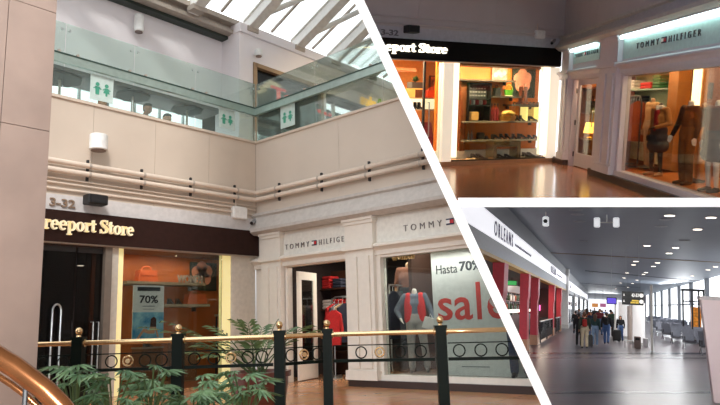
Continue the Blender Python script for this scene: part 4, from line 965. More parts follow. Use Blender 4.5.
# ================================================================== ROOM 2: THE SAME SHOPS IN THE EVENING
floor2 = tiles('evening_polished_tiles', (186, 122, 90), (176, 114, 84), (150, 96, 70), .6, .6, .005, .16)
struct(MB().box((-14, -13.5, -.1), (8, 4.5, 0)), A2, 'floor_evening', floor2)
dusk = mat('evening_plaster', (196, 186, 186), .8, var=.03, scale=1.4)
mb = MB()
for i in range(7): mb.box((-13.2+i*2.2+.003, 0, 2.93), (-11+i*2.2-.003, .2, 5.6))
struct(mb, A2, 'wall_evening', dusk)
mb = MB()
for i in range(6): mb.box((i*2.6+.003, 0, 3.1), (i*2.6+2.594, .2, 5.6))
struct(mb, B2, 'wall_evening_side', dusk)
struct(MB().box((-30, -45, 5.5), (8, 4.5, 5.62)), A2, 'ceiling_evening_shield', mat('evening_ceiling', (120, 116, 118), .8))  # unseen; run out past the camera to shut the sky's light out
struct(MB().box((-14, -.03, 2.88), (-.02, 0, 3.15)), A2, 'trim_20', mat('evening_grey_band', (190, 188, 196), .6))
for z, r, lab in ((3.22, .022, 'thin conduit just above the evening store sign'), (3.36, .014, 'upper thin cable on the evening wall')):
    solo(MB().tube([(-13, -.035, z), (-.06, -.035, z)], r, 8), A2, 'cable_conduit', dusk, lab, 'conduit', smooth=True)
wall_number(A2, A2.at(381, 29, -.035), A2.at(398, 36, -.035), 'grey wall numbers above the glowing evening sign', mat('grey_numbers', (110, 106, 112), .5))
speaker(A2, A2.at(403.5, 25.5, -.1), A2.at(415, 34, -.1), 'black loudspeaker above the glowing evening sign')
junction(A2, A2.at(535.5, 30, -.06), A2.at(544, 39, -.06), 'pale junction box at the right end of the evening wall')
p = A2.at(550, 41.5, 0); camera_dev(A2, (p.x, 0, p.z), 'dark security camera at the inner corner of the evening store')
glowlet = mat('glowing_cream_letters', (255, 248, 230), .5, emit=(255, 246, 226), strength=2.2)
p, q, r_ = A2.at(418.3, 48, -.12), A2.at(447, 50, -.12), A2.at(421, 43.5, -.12); W_ = (q.x-p.x)/.368
zz = A2.at(421, 52.5, -.12).z
store_sign(A2, -14, -.15, 2.45, 2.89, q.x-W_, q.x, zz, r_.z, 'darkened store sign with glowing white serif letters in the evening', glowlet, nightsign)

ax = lambda u, d=0.0, v=110: A2.at(u, v, d).x
c0, c1, c2_, c3_ = ax(443), ax(458), ax(541.5), ax(555)
glowp = mat('glowing_white_panel', (255, 250, 240), .5, emit=(255, 236, 200), strength=1.6)
struct(MB().box((-14, 3.4, 0), (0, 3.6, 2.9)).box((-14, .06, 2.86), (.2, 3.6, 2.93)), A2, 'wall_evening_store_back', mat('honey_wall', (206, 136, 70), .7))
t = Thing(A2, 'lit_column', 'glowing white column left of the evening display of shoes', 'column', (c0, 0, 0), kind='thing')
MB().box((c0, 0, .1), (c1-.16, .22, 2.42)).build('panel', mat('backlit_column', (246, 238, 226), .6, emit=(255, 240, 214), strength=.6), t)
MB().box((c1-.16, .0, .2), (c1, .22, 2.42)).build('light_panel', glowp, t, label='glowing light panel')
t = Thing(A2, 'lit_column', 'glowing white column right of the evening display at the inner corner', 'column', (c2_, 0, 0), kind='thing')
MB().box((c2_+.24, 0, .1), (-.06, .1, 2.42)).build('panel', mat('backlit_column', (246, 238, 226), .6), t)
MB().box((c2_, .0, .2), (c2_+.24, .1, 2.42)).build('light_panel', glowp, t, label='glowing light panel')
honey = mat('orange_honey_back', (222, 118, 26), .5, var=.06, scale=2)
struct(MB().box((c1-.1, .8, 0), (-.02, .86, 2.86)), A2, 'wall_evening_display', honey)
struct(MB().box((c0, .0, .0), (-.03, .8, .1)), A2, 'trim_21', mat('tan_ledge', (190, 150, 116), .4))
struct(MB().box((c0+.2, .56, .1), (-.03, .8, .3)), A2, 'trim_22', mat('white_panel_evening', (240, 232, 220), .6))
struct(MB().box((c0+.03, .02, .1), (-.06, .05, .13)).box((c0+.03, .05, .1), (c0+.08, .7, .125)).box((-.1, .05, .1), (-.06, .7, .125)), A2, 'trim_23', darkmetal)
struct(MB().box((c1, .23, 2.4), (-.03, .8, 2.47)), A2, 'trim_24', mat('display_brown', (110, 66, 34), .6))
t = Thing(A2, 'display_glass', 'clear glass front of the evening shoe display', 'window', (c1, .015, .13))
for x0, x1 in ((c1+.006, (c1+c2_)/2-.004), ((c1+c2_)/2+.004, c2_-.006)): MB().box((x0, .012, .13), (x1, .02, 2.4)).build('pane', shopglass, t)
D = .5
dgrey = mat('dark_grey_shelf', (74, 62, 52), .5)
def sh2(u0, u1, v, lab, m=dgrey, d0=.42): return shelf(A2, u0, u1, v, d0, .8, lab, .045, m, group='shelves of the evening display')
hA2 = sh2(459, 516, 79.5, 'top dark shelf of the evening display under the small grey picture')
hB2 = sh2(493, 522, 96, 'short shelf with the green basket in the evening display')
hC2 = sh2(512.5, 541, 104.5, 'small shelf of tiny shoes above the lit niche')
hD2 = sh2(465, 541, 121, 'long middle shelf with red bottles in the evening display', shelfgrey)
hE2 = sh2(464, 541, 139.5, 'long lowest shelf of shoes in the evening display', shelfgrey)
# brown post beside the column, black cabinet with signs
solo(MB().box((ax(459.5, .6), .55, .3), (ax(465, .6), .79, hA2[2]-.05)), A2, 'brown_post', mat('post_brown', (110, 58, 24), .5), 'brown upright board beside the left glowing column of the evening display', 'board')
p, q = A2.at(467, 82.5, .6), A2.at(488, 120, .6)
t = Thing(A2, 'black_display_cabinet', 'black open cabinet of small goods in the evening display', 'cabinet', ((p.x+q.x)/2, .7, hD2[2]))
MB().box((p.x, .76, hD2[2]), (q.x, .79, p.z)).build('back_panel', black, t)
for x in (p.x, q.x-.03): MB().box((x, .5, hD2[2]), (x+.03, .76, p.z)).build('side_panel', black, t)
zc1, zc2 = A2.at(470, 104.5, .6).z, A2.at(470, 98.5, .6).z
for z in (zc1, zc2, p.z): MB().box((p.x+.03, .5, z-.03), (q.x-.03, .76, z)).build('shelf_board', black, t)
MB().box((p.x+.05, .62, zc2), (q.x-.05, .64, p.z-.06)).build('sign_board', mat('chalk_board', (24, 26, 28), .7), t)
w_, h_ = q.x-p.x-.1, p.z-.06-zc2; mb = MB()
for j, zf in enumerate((.72, .45, .18)):
    for i_ in range(6): mb.box((p.x+.1+w_*(.02+.145*i_), .612, zc2+h_*zf), (p.x+.1+w_*(.1+.145*i_), .62, zc2+h_*(zf+.1)))
mb.build('chalk_marks', mat('chalk_grey', (150, 150, 148), .7), t)
for i, c in enumerate(((210, 60, 50), (236, 224, 214), (200, 40, 60), (230, 200, 190), (190, 30, 40))):
    x = p.x+.1+i*(w_-.05)/4.6
    solo(MB().rbox((x, .62, zc1+.06), (.075, .12, .12), .02), A2, 'small_box', mat(f'small_box_{i}', c, .5), f'{["red", "white", "crimson", "pink", "dark red"][i]} little packet on the middle shelf of the black cabinet', 'box', group='packets in the black cabinet')
solo(MB().rbox((p.x+w_*.42, .62, hD2[2]+.12), (.24, .14, .22), .02), A2, 'gift_box', mat('gold_box', (206, 160, 90), .4), 'gold box on the lowest shelf of the black cabinet', 'box')
# pictures
a, b = A2.at(492, 67, .76), A2.at(506.5, 79, .76)
t = Thing(A2, 'orchid_picture', 'small grey and pink flower picture at the top of the evening display', 'picture', ((a.x+b.x)/2, .76, hA2[2]))
MB().box((a.x, .74, hA2[2]+.005), (b.x, .77, a.z)).build('panel', mat('grey_picture', (120, 100, 96), .5, col2=(196, 160, 150), scale=9), t)
for j in range(4): MB().lathe([(.07, .735), (.07, .74)], (a.x+.12+.09*j, 0, hA2[2]+.14+.05*(j % 2)), 12, 'y').build('petal', mat('pale_petal', (226, 196, 190), .6), t)
a, b = A2.at(513, 68.5, .76), A2.at(534.5, 98, .76)
flower_photo(A2, a, b, .79, 'dark picture of a large pink flower in the evening display')
# goods
def hb(u0, u1, v0, v1, base, d, fn, lab):
    a, b = A2.at(u0, v1, d), A2.at(u1, v0, d); return fn((a.x+b.x)/2, d, base, b.x-a.x, b.z-base, lab)
def blackbag(x, y, z, w, h, lab): handbag(A2, (x, y, z), w, h*.8, .14, black, lab)
hb(493.5, 499.5, 86, 95.5, hB2[2], .6, blackbag, 'small black handbag beside the green basket')
def basket(x, y, z, w, h, lab):
    t = Thing(A2, 'basket', lab, 'basket', (x, y, z))
    MB().lathe([(w*.36, z), (w*.5, z+h*.55), (w*.46, z+h*.55), (w*.3, z+.02)], (x, y, 0), 18).build('bowl', mat('leaf_green', (80, 150, 40), .5), t)
    MB().tube([(x-w*.46, y, z+h*.5)]+[(x-w*.46*math.cos(q), y, z+h*.5+h*.5*math.sin(q)) for q in [math.pi*j/8 for j in range(1, 8)]]+[(x+w*.46, y, z+h*.5)], .012, 6).build('handle', mat('yellow_green', (190, 200, 90), .5), t)
    MB().lathe([(w*.38, z-.0), (w*.38, z+.02)], (x, y, 0), 16).build('foot', mat('pale_cloth', (226, 214, 190), .6), t)
hb(504.5, 513, 84.5, 95.5, hB2[2], .6, basket, 'round green basket with a handle on the short shelf')
for i, u in enumerate((523.6, 527)):
    p = A2.at(u, 98, .6); q = A2.at(u, 83, .6)
    shoe(A2, (p.x, .62-.06*i, hC2[2]+.0), .22, -1.2+.2*i, mat('brown_boot', (92, 44, 24), .4), ['tall brown boot in front of the flower picture, left of its pair', 'tall brown boot in front of the flower picture, right of its pair'][i], boot=.36, heel=.05)
for i, u in enumerate((515.5, 519.2, 531.5, 535, 538.5)):
    p = A2.at(u, 104, .55); shoe(A2, (p.x, .55, hC2[2]), .13, -.9+.2*i, mat(f'small_shoe{i % 3}', ((70, 40, 26), (130, 70, 40), (40, 30, 30))[i % 3], .4), f'{ordinal(i)} tiny shoe from the left on the small shelf above the lit niche', 'shoes on the small shelf', heel=.04)
def bottle(x, y, z, r, h, m, lab, group=None):
    t = Thing(A2, 'bottle', lab, 'bottle', (x, y, z), group=group)
    MB().lathe([(r, z), (r, z+h*.62), (r*.4, z+h*.76), (r*.38, z+h*.93)], (x, y, 0), 14).build('body', m, t, smooth=True)
    MB().lathe([(r*.46, z+h*.93), (r*.46, z+h)], (x, y, 0), 12).build('cap', black, t.o.children[0])
rb = mat('dark_red_bottle', (120, 22, 22), .3)
for i, u in enumerate((491.3, 494.2, 497.1)):
    p = A2.at(u, 120, .55); bottle(p.x, .55, hD2[2], .036, A2.at(u, 103.5, .55).z-hD2[2], rb, f'{["left", "middle", "right"][i]} tall dark red bottle on the long middle shelf', 'dark red bottles')
def ribbon(x, y, z, w, h, lab):
    t = Thing(A2, 'gift_basket', lab, 'gift basket', (x, y, z))
    MB().lathe([(w*.4, z), (w*.48, z+h*.45), (w*.42, z+h*.45), (w*.34, z+.02)], (x, y, 0), 16).build('basket', mat('wicker_gold', (190, 130, 50), .6, var=.25, scale=60), t)
    for j in range(5):
        an = -1.1+j*.55; MB().ball((x+math.sin(an)*w*.34, y-.03, z+h*(.55+.22*math.cos(an))), w*.13, 10).build('bow_loop', mat('gold_ribbon', (236, 190, 90), .35), t, smooth=True)
hb(500, 515, 110, 121, hD2[2], .56, ribbon, 'golden gift basket with bow loops on the middle shelf')
for i, u in enumerate((518.5, 522)):
    p = A2.at(u, 120, .55); shoe(A2, (p.x, .55, hD2[2]), .17, -1.2, black, ['black shoe right of the gift basket, left of its pair', 'black shoe right of the gift basket, right of its pair'][i], heel=.05, boot=.05)
a, b = A2.at(527, 107, .5), A2.at(541, 121, .5)
t = Thing(A2, 'lit_niche', 'pale lit box niche holding a dark shoe at the right of the display', 'niche', ((a.x+b.x)/2, .6, hD2[2]))
MB().box((a.x, .75, hD2[2]), (b.x, .78, a.z)).build('back_panel', mat('cream_niche', (236, 206, 140), .5), t)
for x in (a.x, b.x-.04): MB().box((x, .5, hD2[2]), (x+.04, .75, a.z)).build('light_strip', mat('niche_glow', (255, 236, 160), .5, emit=(255, 226, 130), strength=1.5), t)
MB().box((a.x, .48, a.z), (b.x, .78, a.z+.03)).build('top_board', dgrey, t)
shoe(A2, ((a.x+b.x)/2+.03, .58, hD2[2]), .26, -.5, black, 'dark shoe inside the pale lit niche', heel=.06)
for i, u in enumerate((468.3, 471.5)):
    p = A2.at(u, 139, .55); bottle(p.x, .55, hE2[2], .03, A2.at(u, 130.5, .55).z-hE2[2], mat('dark_amber', (60, 30, 14), .3), f'{["left", "right"][i]} small dark bottle at the left end of the lowest shelf', 'small dark bottles')
p = A2.at(481, 139, .55); solo(MB().rbox((p.x, .58, hE2[2]+.09), (.19, .14, .18), .02), A2, 'shoe_box', black, 'black box beside the small dark bottles on the lowest shelf', 'box')
for i, (u, L, rz, c) in enumerate(((487, .16, .2, 1), (496.5, .28, -.3, 2), (503, .2, -1.0, 0), (508.5, .2, -1.0, 0), (515, .18, -1.2, 1), (523, .3, -.4, 2), (530.5, .17, -1.1, 0), (536, .17, -1.1, 1))):
    p = A2.at(u, 139, .55); shoe(A2, (p.x, .55, hE2[2]), L, rz, mat(f'low_shoe{c}', ((34, 24, 22), (84, 46, 26), (52, 48, 50))[c], .35), f'{["brown", "grey", "black", "black", "brown", "grey", "black", "brown"][i]} shoe, {ordinal(i)} from the left on the lowest display shelf', 'shoes on the lowest shelf', heel=.06, boot=.03 if i in (2, 3, 4) else 0)
# chrome table and floor trays
a, b = A2.at(488.5, 141, .3), A2.at(514.5, 158, .3); zt2 = a.z
t = Thing(A2, 'chrome_table', 'low chrome box table standing in the middle of the evening display', 'table', ((a.x+b.x)/2, .3, .1))
chrome = mat('warm_chrome', (214, 190, 150), .22, metal=.9)
MB().box((a.x, .08, zt2-.14), (b.x, .4, zt2)).build('top', chrome, t)
for x in (a.x, b.x-.1): MB().box((x, .08, .1), (x+.1, .4, zt2-.14)).build('leg', chrome, t)
MB().box((a.x+.1, .1, .1), (b.x-.1, .39, .14)).build('base_shelf', darkmetal, t)
for i, u in enumerate((495, 501, 508)):
    p = A2.at(u, 157, .24); shoe(A2, (p.x, .24, .14), .2, -.9, mat('low_shoe0', (34, 24, 22), .35), f'{["left", "middle", "right"][i]} dark shoe under the chrome table', 'shoes under the chrome table', heel=.03)
for k, (u0, u1, lab) in enumerate(((471, 484, 'left'), (521, 536, 'right'))):
    a, b = A2.at(u0, 156, .3), A2.at(u1, 156, .3)
    t = Thing(A2, 'shoe_tray', f'pale tray with dark shoes at the {lab} of the chrome table', 'tray', ((a.x+b.x)/2, .3, .1))
    MB().box((a.x, .14, .1), (b.x, .46, .13)).build('board', mat('pale_tray', (200, 180, 150), .5), t)
    MB().box((a.x, .135, .13), (b.x, .15, .15)).box((a.x, .45, .13), (b.x, .465, .15)).build('rim', darkmetal, t)
    for i in range(2): shoe(A2, ((a.x+b.x)/2-.07+.16*i, .3, .13), .24, -.9, mat('low_shoe0', (34, 24, 22), .35), f'{["left", "right"][i]} dark shoe on the pale tray {lab} of the chrome table', 'shoes on the floor trays', heel=.05)
# left bay: the shop seen through the doorway
t = Thing(A2, 'glass_door', 'clear glass shop door with a dark edge left of the glowing column', 'door', (ax(424), .06, 0))
MB().box((ax(424)+.05, .06, .03), (c0-.02, .072, 2.41)).build('pane', shopglass, t)
MB().box((ax(424), .04, 0), (ax(424)+.05, .09, 2.42)).build('stile', darkmetal, t)
MB().tube([(ax(424)+.14, .06, .7), (ax(424)+.14, .0, .7), (ax(424)+.14, .0, 1.5), (ax(424)+.14, .06, 1.5)], .015, 8).build('handle', steel, t)
struct(MB().box((-14, 1.2, A2.at(420, 72, 1.2).z), (c0, 1.35, A2.at(420, 68.5, 1.2).z)), A2, 'trim_25', mat('post_brown', (110, 58, 24), .5))
d_ = 1.5
a, b = A2.at(404, 98, d_), A2.at(424, 88.5, d_)
t = Thing(A2, 'display_box', 'tan and brown display box carrying a potted plant inside the evening shop', 'display box', ((a.x+b.x)/2, d_, A2.at(420, 98, 1.5).z))
z98 = A2.at(420, 98, 1.5).z
MB().box((a.x-.1, d_+.03, z98), (b.x, d_+.36, b.z)).build('body', mat('counter_tan', (214, 170, 96), .5), t)
MB().box(((a.x+b.x)/2+.05, d_+.01, z98+.01), (b.x, d_+.03, b.z-.03)).build('door', mat('counter_dark', (70, 36, 20), .5), t)
p, q = A2.at(409.5, 88, d_+.2), A2.at(421, 76, d_+.2)
t = Thing(A2, 'potted_plant', 'small bushy plant in a dark square pot on the evening display box', 'potted plant', ((p.x+q.x)/2, d_+.2, b.z))
zp = b.z+(q.z-b.z)*.5
MB().box((p.x, d_+.07, b.z), (q.x, d_+.33, zp)).build('pot', darkmetal, t)
lv = MB()
for i in range(46):
    an, el = rnd.uniform(0, 6.28), rnd.uniform(.4, 1.4); dr = Vector((math.cos(an)*math.cos(el), math.sin(an)*math.cos(el), math.sin(el))); o_ = Vector(((p.x+q.x)/2, d_+.2, zp)); s_ = dr.cross(Vector((0, 0, 1))).normalized()*.03; L = rnd.uniform(.2, .36)*(q.z-zp)/.3
    lv.add([o_, o_+dr*L*.5-s_, o_+dr*L, o_+dr*L*.5+s_], [(0, 1, 2, 3)])
lv.build('leaves', mat('dark_leaf', (50, 70, 30), .5), t)
t = Thing(A2, 'lit_shelf', 'bright lit white shelf below the orange picture inside the evening shop', 'shelf', (ax(429, 1.5, 104), 1.5, 0))
a, b = A2.at(398, 109, 1.5), A2.at(444, 98, 1.5)
MB().box((a.x, 1.85, a.z), (b.x, 1.9, b.z-.03)).build('light_panel', mat('lit_shelf_glow', (255, 244, 220), .5, emit=(255, 236, 190), strength=1.4), t)
MB().box((a.x, 1.5, b.z-.03), (b.x, 1.9, b.z)).box((a.x, 1.5, a.z-.03), (b.x, 1.9, a.z)).build('board', shelfgrey, t)
for x in (a.x, b.x-.03): MB().box((x, 1.55, 0), (x+.03, 1.9, b.z-.03)).build('side_panel', mat('counter_dark', (70, 36, 20), .5), t)
handbag(A2, (ax(432, 1.7, 96), 1.7, b.z), .42, .2, .2, mat('red_orange_bag', (214, 66, 30), .4), 'red orange bag on the lit white shelf inside the evening shop')
for i, u in enumerate((417, 421)):
    x = ax(u, 1.65, 107); shoe(A2, (x, 1.65, a.z), .2, -1.2, black, f'{["left", "right"][i]} dark boot on the lower board of the lit white shelf', 'boots on the lit shelf', boot=.1)
a, b = A2.at(431, 96, 3.3), A2.at(443, 77, 3.3)
t = Thing(A2, 'wall_picture', 'orange and black picture on the back wall of the evening shop', 'picture', ((a.x+b.x)/2, 3.3, a.z))
MB().box((a.x, 3.34, a.z), (b.x, 3.39, b.z)).build('panel', mat('fiery_picture', (226, 110, 50), .5, col2=(60, 34, 28), scale=5), t)
MB().box((a.x-.03, 3.33, a.z-.03), (a.x, 3.4, b.z+.03)).box((b.x, 3.33, a.z-.03), (b.x+.03, 3.4, b.z+.03)).box((a.x, 3.33, b.z), (b.x, 3.4, b.z+.03)).box((a.x, 3.33, a.z-.03), (b.x, 3.4, a.z)).build('frame', mat('counter_dark', (70, 36, 20), .5), t)
# plum armchair
p = A2.at(431, 131, 1.2); p = A2.onz(431, 137, 0)
p = Vector((ax(431, 1.3, 125), 1.3, 0))
t = Thing(A2, 'armchair', 'plum red armchair inside the evening shop left of the glowing column', 'armchair', p); plum = mat('plum_fabric', (120, 26, 44), .8)
x, y = p.x, p.y
MB().rbox((x, y, .36), (.5, .5, .16), .05).build('seat', plum, t)
MB().prism([(x-.25, y+.2, .4), (x+.25, y+.2, .4), (x+.22, y+.32, .98), (x-.22, y+.32, .98)], (0, .1, 0)).build('backrest', plum, t)
for q in (-1, 1): MB().rbox((x+q*.28, y, .5), (.09, .5, .16), .03).build('armrest', plum, t)
for qx in (-1, 1):
    for qy in (-1, 1): MB().box((x+qx*.22-.02, y+qy*.2-.02, 0), (x+qx*.22+.02, y+qy*.2+.02, .29)).build('leg', darkmetal, t)
for i, (u, v, d) in enumerate(((408, 59.6, .9), (412, 65.6, 1.8))):
    p = A2.at(u, v, d); t = Thing(A2, 'downlight', ['front ceiling spot inside the evening shop doorway', 'rear ceiling spot inside the evening shop doorway'][i], 'light', (p.x, d, 2.8))
    MB().lathe([(.07, 2.78), (.07, 2.81)], (p.x, d, 0), 14).build('lens', lampglow, t); MB().lathe([(.09, 2.8), (.09, 2.86)], (p.x, d, 0), 14).build('housing', darkmetal, t)

# --- clothing shop on the right, evening
bu = lambda u, v=110, d=0.0: B2.at(u, v, d).x
duskwhite = mat('evening_white_paint', (214, 208, 216), .5, var=.02)
tealboard = mat('teal_lit_board', (190, 214, 214), .5)  # ivory sign board, tinted with the teal of the tube light
shopfront(B2, [(bu(560, 110, -.12), bu(571)), (bu(597, 110, -.12), bu(620))], (bu(571), bu(597.5)), (bu(623), 12.0), (.14, .24, 2.1, 2.17, 2.31, 2.84, 3.2), 12.0, duskwhite, None, 'in the evening', 'evening')
tube_ = mat('cool_white_tube', (236, 255, 250), .5, emit=(214, 250, 240), strength=5)
for i, (u0, u1) in enumerate(((571.5, 597), (621, 760))):
    x0, x1 = bu(u0)+.04, min(bu(u1), 11.5)-.04
    t = Thing(B2, 'sign_light', ['cool white light strip above the small evening name sign over the door', 'long cool white light strip above the evening name sign over the window'][i], 'light', (x0, -.1, 2.76))
    MB().tube([(x0, -.1, 2.765), (x1, -.1, 2.765)], .035, 8).build('tube', tube_, t)
    MB().box((x0, -.15, 2.8), (x1, -.03, 2.82)).build('reflector', duskwhite, t)
darklet = mat('dark_pewter_letters', (70, 74, 78), .5)
p, q = B2.at(575, 58, -.03), B2.at(597, 54, -.03)
shop_sign(B2, bu(571)+.04, bu(597.5)-.02, p.x, q.x+.1, p.z, .09, tealboard, 'small teal lit name sign with a flag over the evening shop door', darklet)
p, q = B2.at(637, 48.5, -.03), B2.at(701.5, 37.5, -.03)
shop_sign(B2, bu(620)+.04, 11.5, p.x, q.x, (p.z+q.z)/2+.01, .1, tealboard, 'long teal lit name sign with a flag over the evening shop window', darklet)
amber = mat('amber_wood_wall', (150, 84, 36), .6, var=.1)
struct(MB().box((0, 3.2, 0), (12, 3.4, 2.9)).box((0, .14, 2.6), (12, 3.4, 2.7)), B2, 'wall_evening_clothing', amber)
struct(MB().box((.0, .16, 0), (.08, 3.2, 2.6)), B2, 'wall_evening_partition', amber)
struct(MB().box((bu(623), .08, .1), (12, 2.4, .22)), B2, 'floor_evening_display', mat('orange_stage', (206, 116, 40), .35))
struct(MB().box((bu(571)+.07, .15, .0), (bu(597.5)-.05, 3, .012)), B2, 'floor_evening_doorway', mat('orange_wood_floor', (180, 92, 40), .3))
door_leaf(B2, bu(572.5), B2.at(597, 110, .16).x, .1, .16, 2.12, 'white framed glass door leaf of the evening clothing shop', duskwhite, glassdim, .1)
# lamp shelf behind the door
u0, u1 = B2.at(580, 110, .5).x, B2.at(597, 110, .5).x
zz = [B2.at(588, v, .5).z for v in (139, 113)]
t = Thing(B2, 'lamp_shelf', 'amber shelf unit with a glowing lamp behind the evening shop door', 'shelf unit', ((u0+u1)/2, .6, 0))
MB().box((u0-.1, .75, .02), (u1+.3, .8, 2.4)).build('back_panel', mat('honey_wall', (206, 136, 70), .7), t)
for z in zz+[zz[1]+.62]: MB().box((u0-.1, .42, z-.04), (u1+.3, .75, z)).build('shelf_board', mat('post_brown', (110, 58, 24), .5), t)
t = Thing(B2, 'table_lamp', 'glowing yellow lamp on the amber shelf behind the evening shop door', 'lamp', ((u0+u1)/2, .6, zz[0]))
x = (u0+u1)/2-.1; MB().lathe([(.15, zz[0]+.14), (.1, zz[0]+.4)], (x, .6, 0), 18).build('lamp_shade', mat('lamp_shade_glow', (255, 220, 120), .5, emit=(255, 200, 80), strength=4), t)
MB().lathe([(.09, zz[0]), (.1, zz[0]+.02), (.03, zz[0]+.05), (.03, zz[0]+.16)], (x, .6, 0), 14).build('base', brass, t)
handbag(B2, ((u0+u1)/2, .6, zz[1]), .5, .3, .2, black, 'black bag with a gold band on the upper amber shelf behind the evening door', hm=brass)
# window figures
def evmann(u, vtop, d, key, rz, lab, cols, top=1.5, **kw):
    p = B2.at(u, vtop, d); person(B2, key, (p.x, d, .22), rz, lab, cols, cat='mannequin', name='mannequin', sc=(p.z-.22)/top, **kw)
evmann(661, 106, .42, 'evA', .35, 'headless mannequin in a tan coat, red jumper and grey skirt in the evening window', dict(body=mat('dark_tights', (46, 36, 34), .7), shirt=cl('tan_coat', (176, 112, 54)), skirt=cl('charcoal_skirt', (62, 58, 62)), shoes=mat('tan_shoe', (190, 150, 110), .5)), pose=dict(eL=(.30, .0, 1.14), wL=(.1, -.2, 1.05), kR=(-.14, -.02, .5), aR=(-.2, .06, .085)), headless=True, female=True, skirt=True)
m_ = [o for o in bpy.data.objects if o.name.startswith('mannequin') and 'tan coat' in o.get('label', '')][0]
vm2 = remeshed('jumper', [((0, -.05, 1.0), (0, -.055, 1.36), .082, .085)], .014); vm2.materials.append(cl('dark_red', (150, 20, 24)))
c = bpy.data.objects.new('jumper', vm2); C.objects.link(c); c.parent = m_
sc_ = remeshed('scarf', [((-.06, -.02, 1.47), (.06, -.02, 1.47), .055, .055), ((0, -.07, 1.44), (0, -.09, 1.40), .04, .03)], .012); sc_.materials.append(cl('white_scarf', (226, 216, 206)))
c = bpy.data.objects.new('scarf', sc_); C.objects.link(c); c.parent = m_
evmann(653, 101, .8, 'evB', .1, 'beige coated headless mannequin standing behind the tan coat', dict(body=tanpl, shirt=cl('beige_coat', (206, 160, 108)), trousers=cl('beige', (180, 150, 116)), shoes=black), pose={}, headless=True)
evmann(691, 104, .38, 'evC', .2, 'headless mannequin in a black jacket and brown trousers in the evening window', dict(body=whitepl, shirt=cl('black', (24, 24, 28)), trousers=cl('olive_brown', (84, 60, 36)), shoes=black), pose=dict(eR=(-.33, .02, 1.14), wR=(-.34, -.1, .9)), headless=True)
evmann(704.5, 106, .75, 'evD', .0, 'headless mannequin in a dark coat and tan trousers behind the black jacket', dict(body=tanpl, shirt=cl('dark_coat', (40, 32, 30)), trousers=cl('tan_trousers', (190, 128, 66)), shoes=black), pose={}, headless=True, female=True)
evmann(718.5, 104, .36, 'evE', .2, 'mannequin in a dark red shirt and blue denim skirt by the evening window edge', dict(body=whitepl, shirt=cl('plum_check', (96, 22, 34)), skirt=cl('denim_skirt', (50, 60, 84)), shoes=black), pose=dict(eL=(.3, 0, 1.14)), headless=True, female=True, skirt=True)
# back of the window: lit shelves, light column, picture, rack
a, b = B2.at(623, 110, 1.2).x, B2.at(668, 110, 1.2).x
t = Thing(B2, 'lit_wall_shelf', 'pale green lit shelves with red goods at the back of the evening window', 'shelf unit', ((a+b)/2, 1.3, .22))
MB().box((a, 1.45, .22), (b, 1.5, 2.55)).build('back_panel', mat('pale_green_panel', (190, 200, 170), .6), t)
for v in (73, 89, 105, 120):
    z = B2.at(645, v, 1.2).z; MB().box((a, 1.1, z-.03), (b, 1.45, z)).build('shelf_board', mat('glass_shelf', (170, 190, 176), .3), t)
zl = B2.at(645, 71, 1.2).z; MB().box((a, 1.3, zl+.04), (b, 1.36, zl+.1)).build('light_strip', mat('green_white_tube', (230, 255, 236), .5, emit=(216, 250, 220), strength=3), t)
zred = B2.at(645, 89, 1.2).z; x_ = B2.at(651, 88, 1.25).x
folded(B2, x_, 1.27, zred, .6, cm[0], 'red folded clothes on the lit back shelves of the evening window', None, 2)
folded(B2, x_-.95, 1.27, zred, .45, cm[1], 'white folded clothes left of the red ones on the lit back shelves', None, 3)
folded(B2, x_+.55, 1.27, zred, .36, mat('green_cloth', (60, 110, 60), .8), 'green folded clothes right of the red ones on the lit back shelves', None, 4)
zlo = B2.at(645, 105, 1.2).z
folded(B2, x_-.7, 1.27, zlo, .5, cm[2], 'navy folded clothes on the lower lit back shelf', None, 3)
a = B2.at(674.5, 100, 1.2).x; solo(MB().box((a-.22, 1.15, .22), (a+.22, 1.4, 2.58)), B2, 'wooden_post', mat('gold_wood', (190, 122, 50), .45), 'golden wooden post beside the lit shelves in the evening window', 'post')
a = B2.at(697, 100, 1.1).x; z0 = B2.at(697, 125, 1.1).z
t = Thing(B2, 'light_column', 'narrow bright vertical light at the back of the evening window', 'light', (a, 1.2, .22))
MB().box((a-.12, 1.05, max(z0, .3)), (a+.12, 1.1, 2.36)).build('light_panel', mat('warm_tube', (255, 240, 200), .5, emit=(255, 236, 180), strength=3), t)
MB().box((a-.16, 1.1, .22), (a+.16, 1.2, 2.6)).build('frame', mat('gold_wood', (190, 122, 50), .45), t)
p, q = B2.at(704.5, 99, 2.6), B2.at(712.5, 82.5, 2.6)
t = Thing(B2, 'wall_picture', 'small dark blue picture on the amber wall of the evening window', 'picture', ((p.x+q.x)/2, 1.5, p.z))
p, q = B2.at(704.5, 99, 1.5), B2.at(712.5, 82.5, 1.5)
MB().box((p.x-.4, 1.52, .22), (q.x+.5, 1.6, 2.6)).build('panel_wall', amber, t)
MB().box((p.x, 1.48, p.z), (q.x, 1.52, q.z)).build('panel', mat('blue_picture', (36, 44, 74), .5, col2=(20, 22, 30), scale=6), t)
MB().box((p.x+.1, 1.47, p.z+.15), (q.x-.1, 1.48, q.z-.15)).build('print', mat('picture_figure', (70, 70, 110), .5), t)
rx = B2.at(634, 120, .7).x; x0, x1 = rx-.38, rx+.36
t = Thing(B2, 'clothes_rack', 'arched clothes rack at the left of the evening window', 'rack', (rx, .7, .22))
MB().tube([(x0, .7, .22), (x0, .7, 1.5), (x0+.05, .7, 1.62), (x0+.15, .7, 1.68), (x1-.15, .7, 1.68), (x1-.05, .7, 1.62), (x1, .7, 1.5), (x1, .7, .22)], .018, 8).build('frame', darkmetal, t, smooth=True)
for x in (x0, x1): MB().box((x-.02, .5, .22), (x+.02, .9, .25)).build('foot', darkmetal, t)
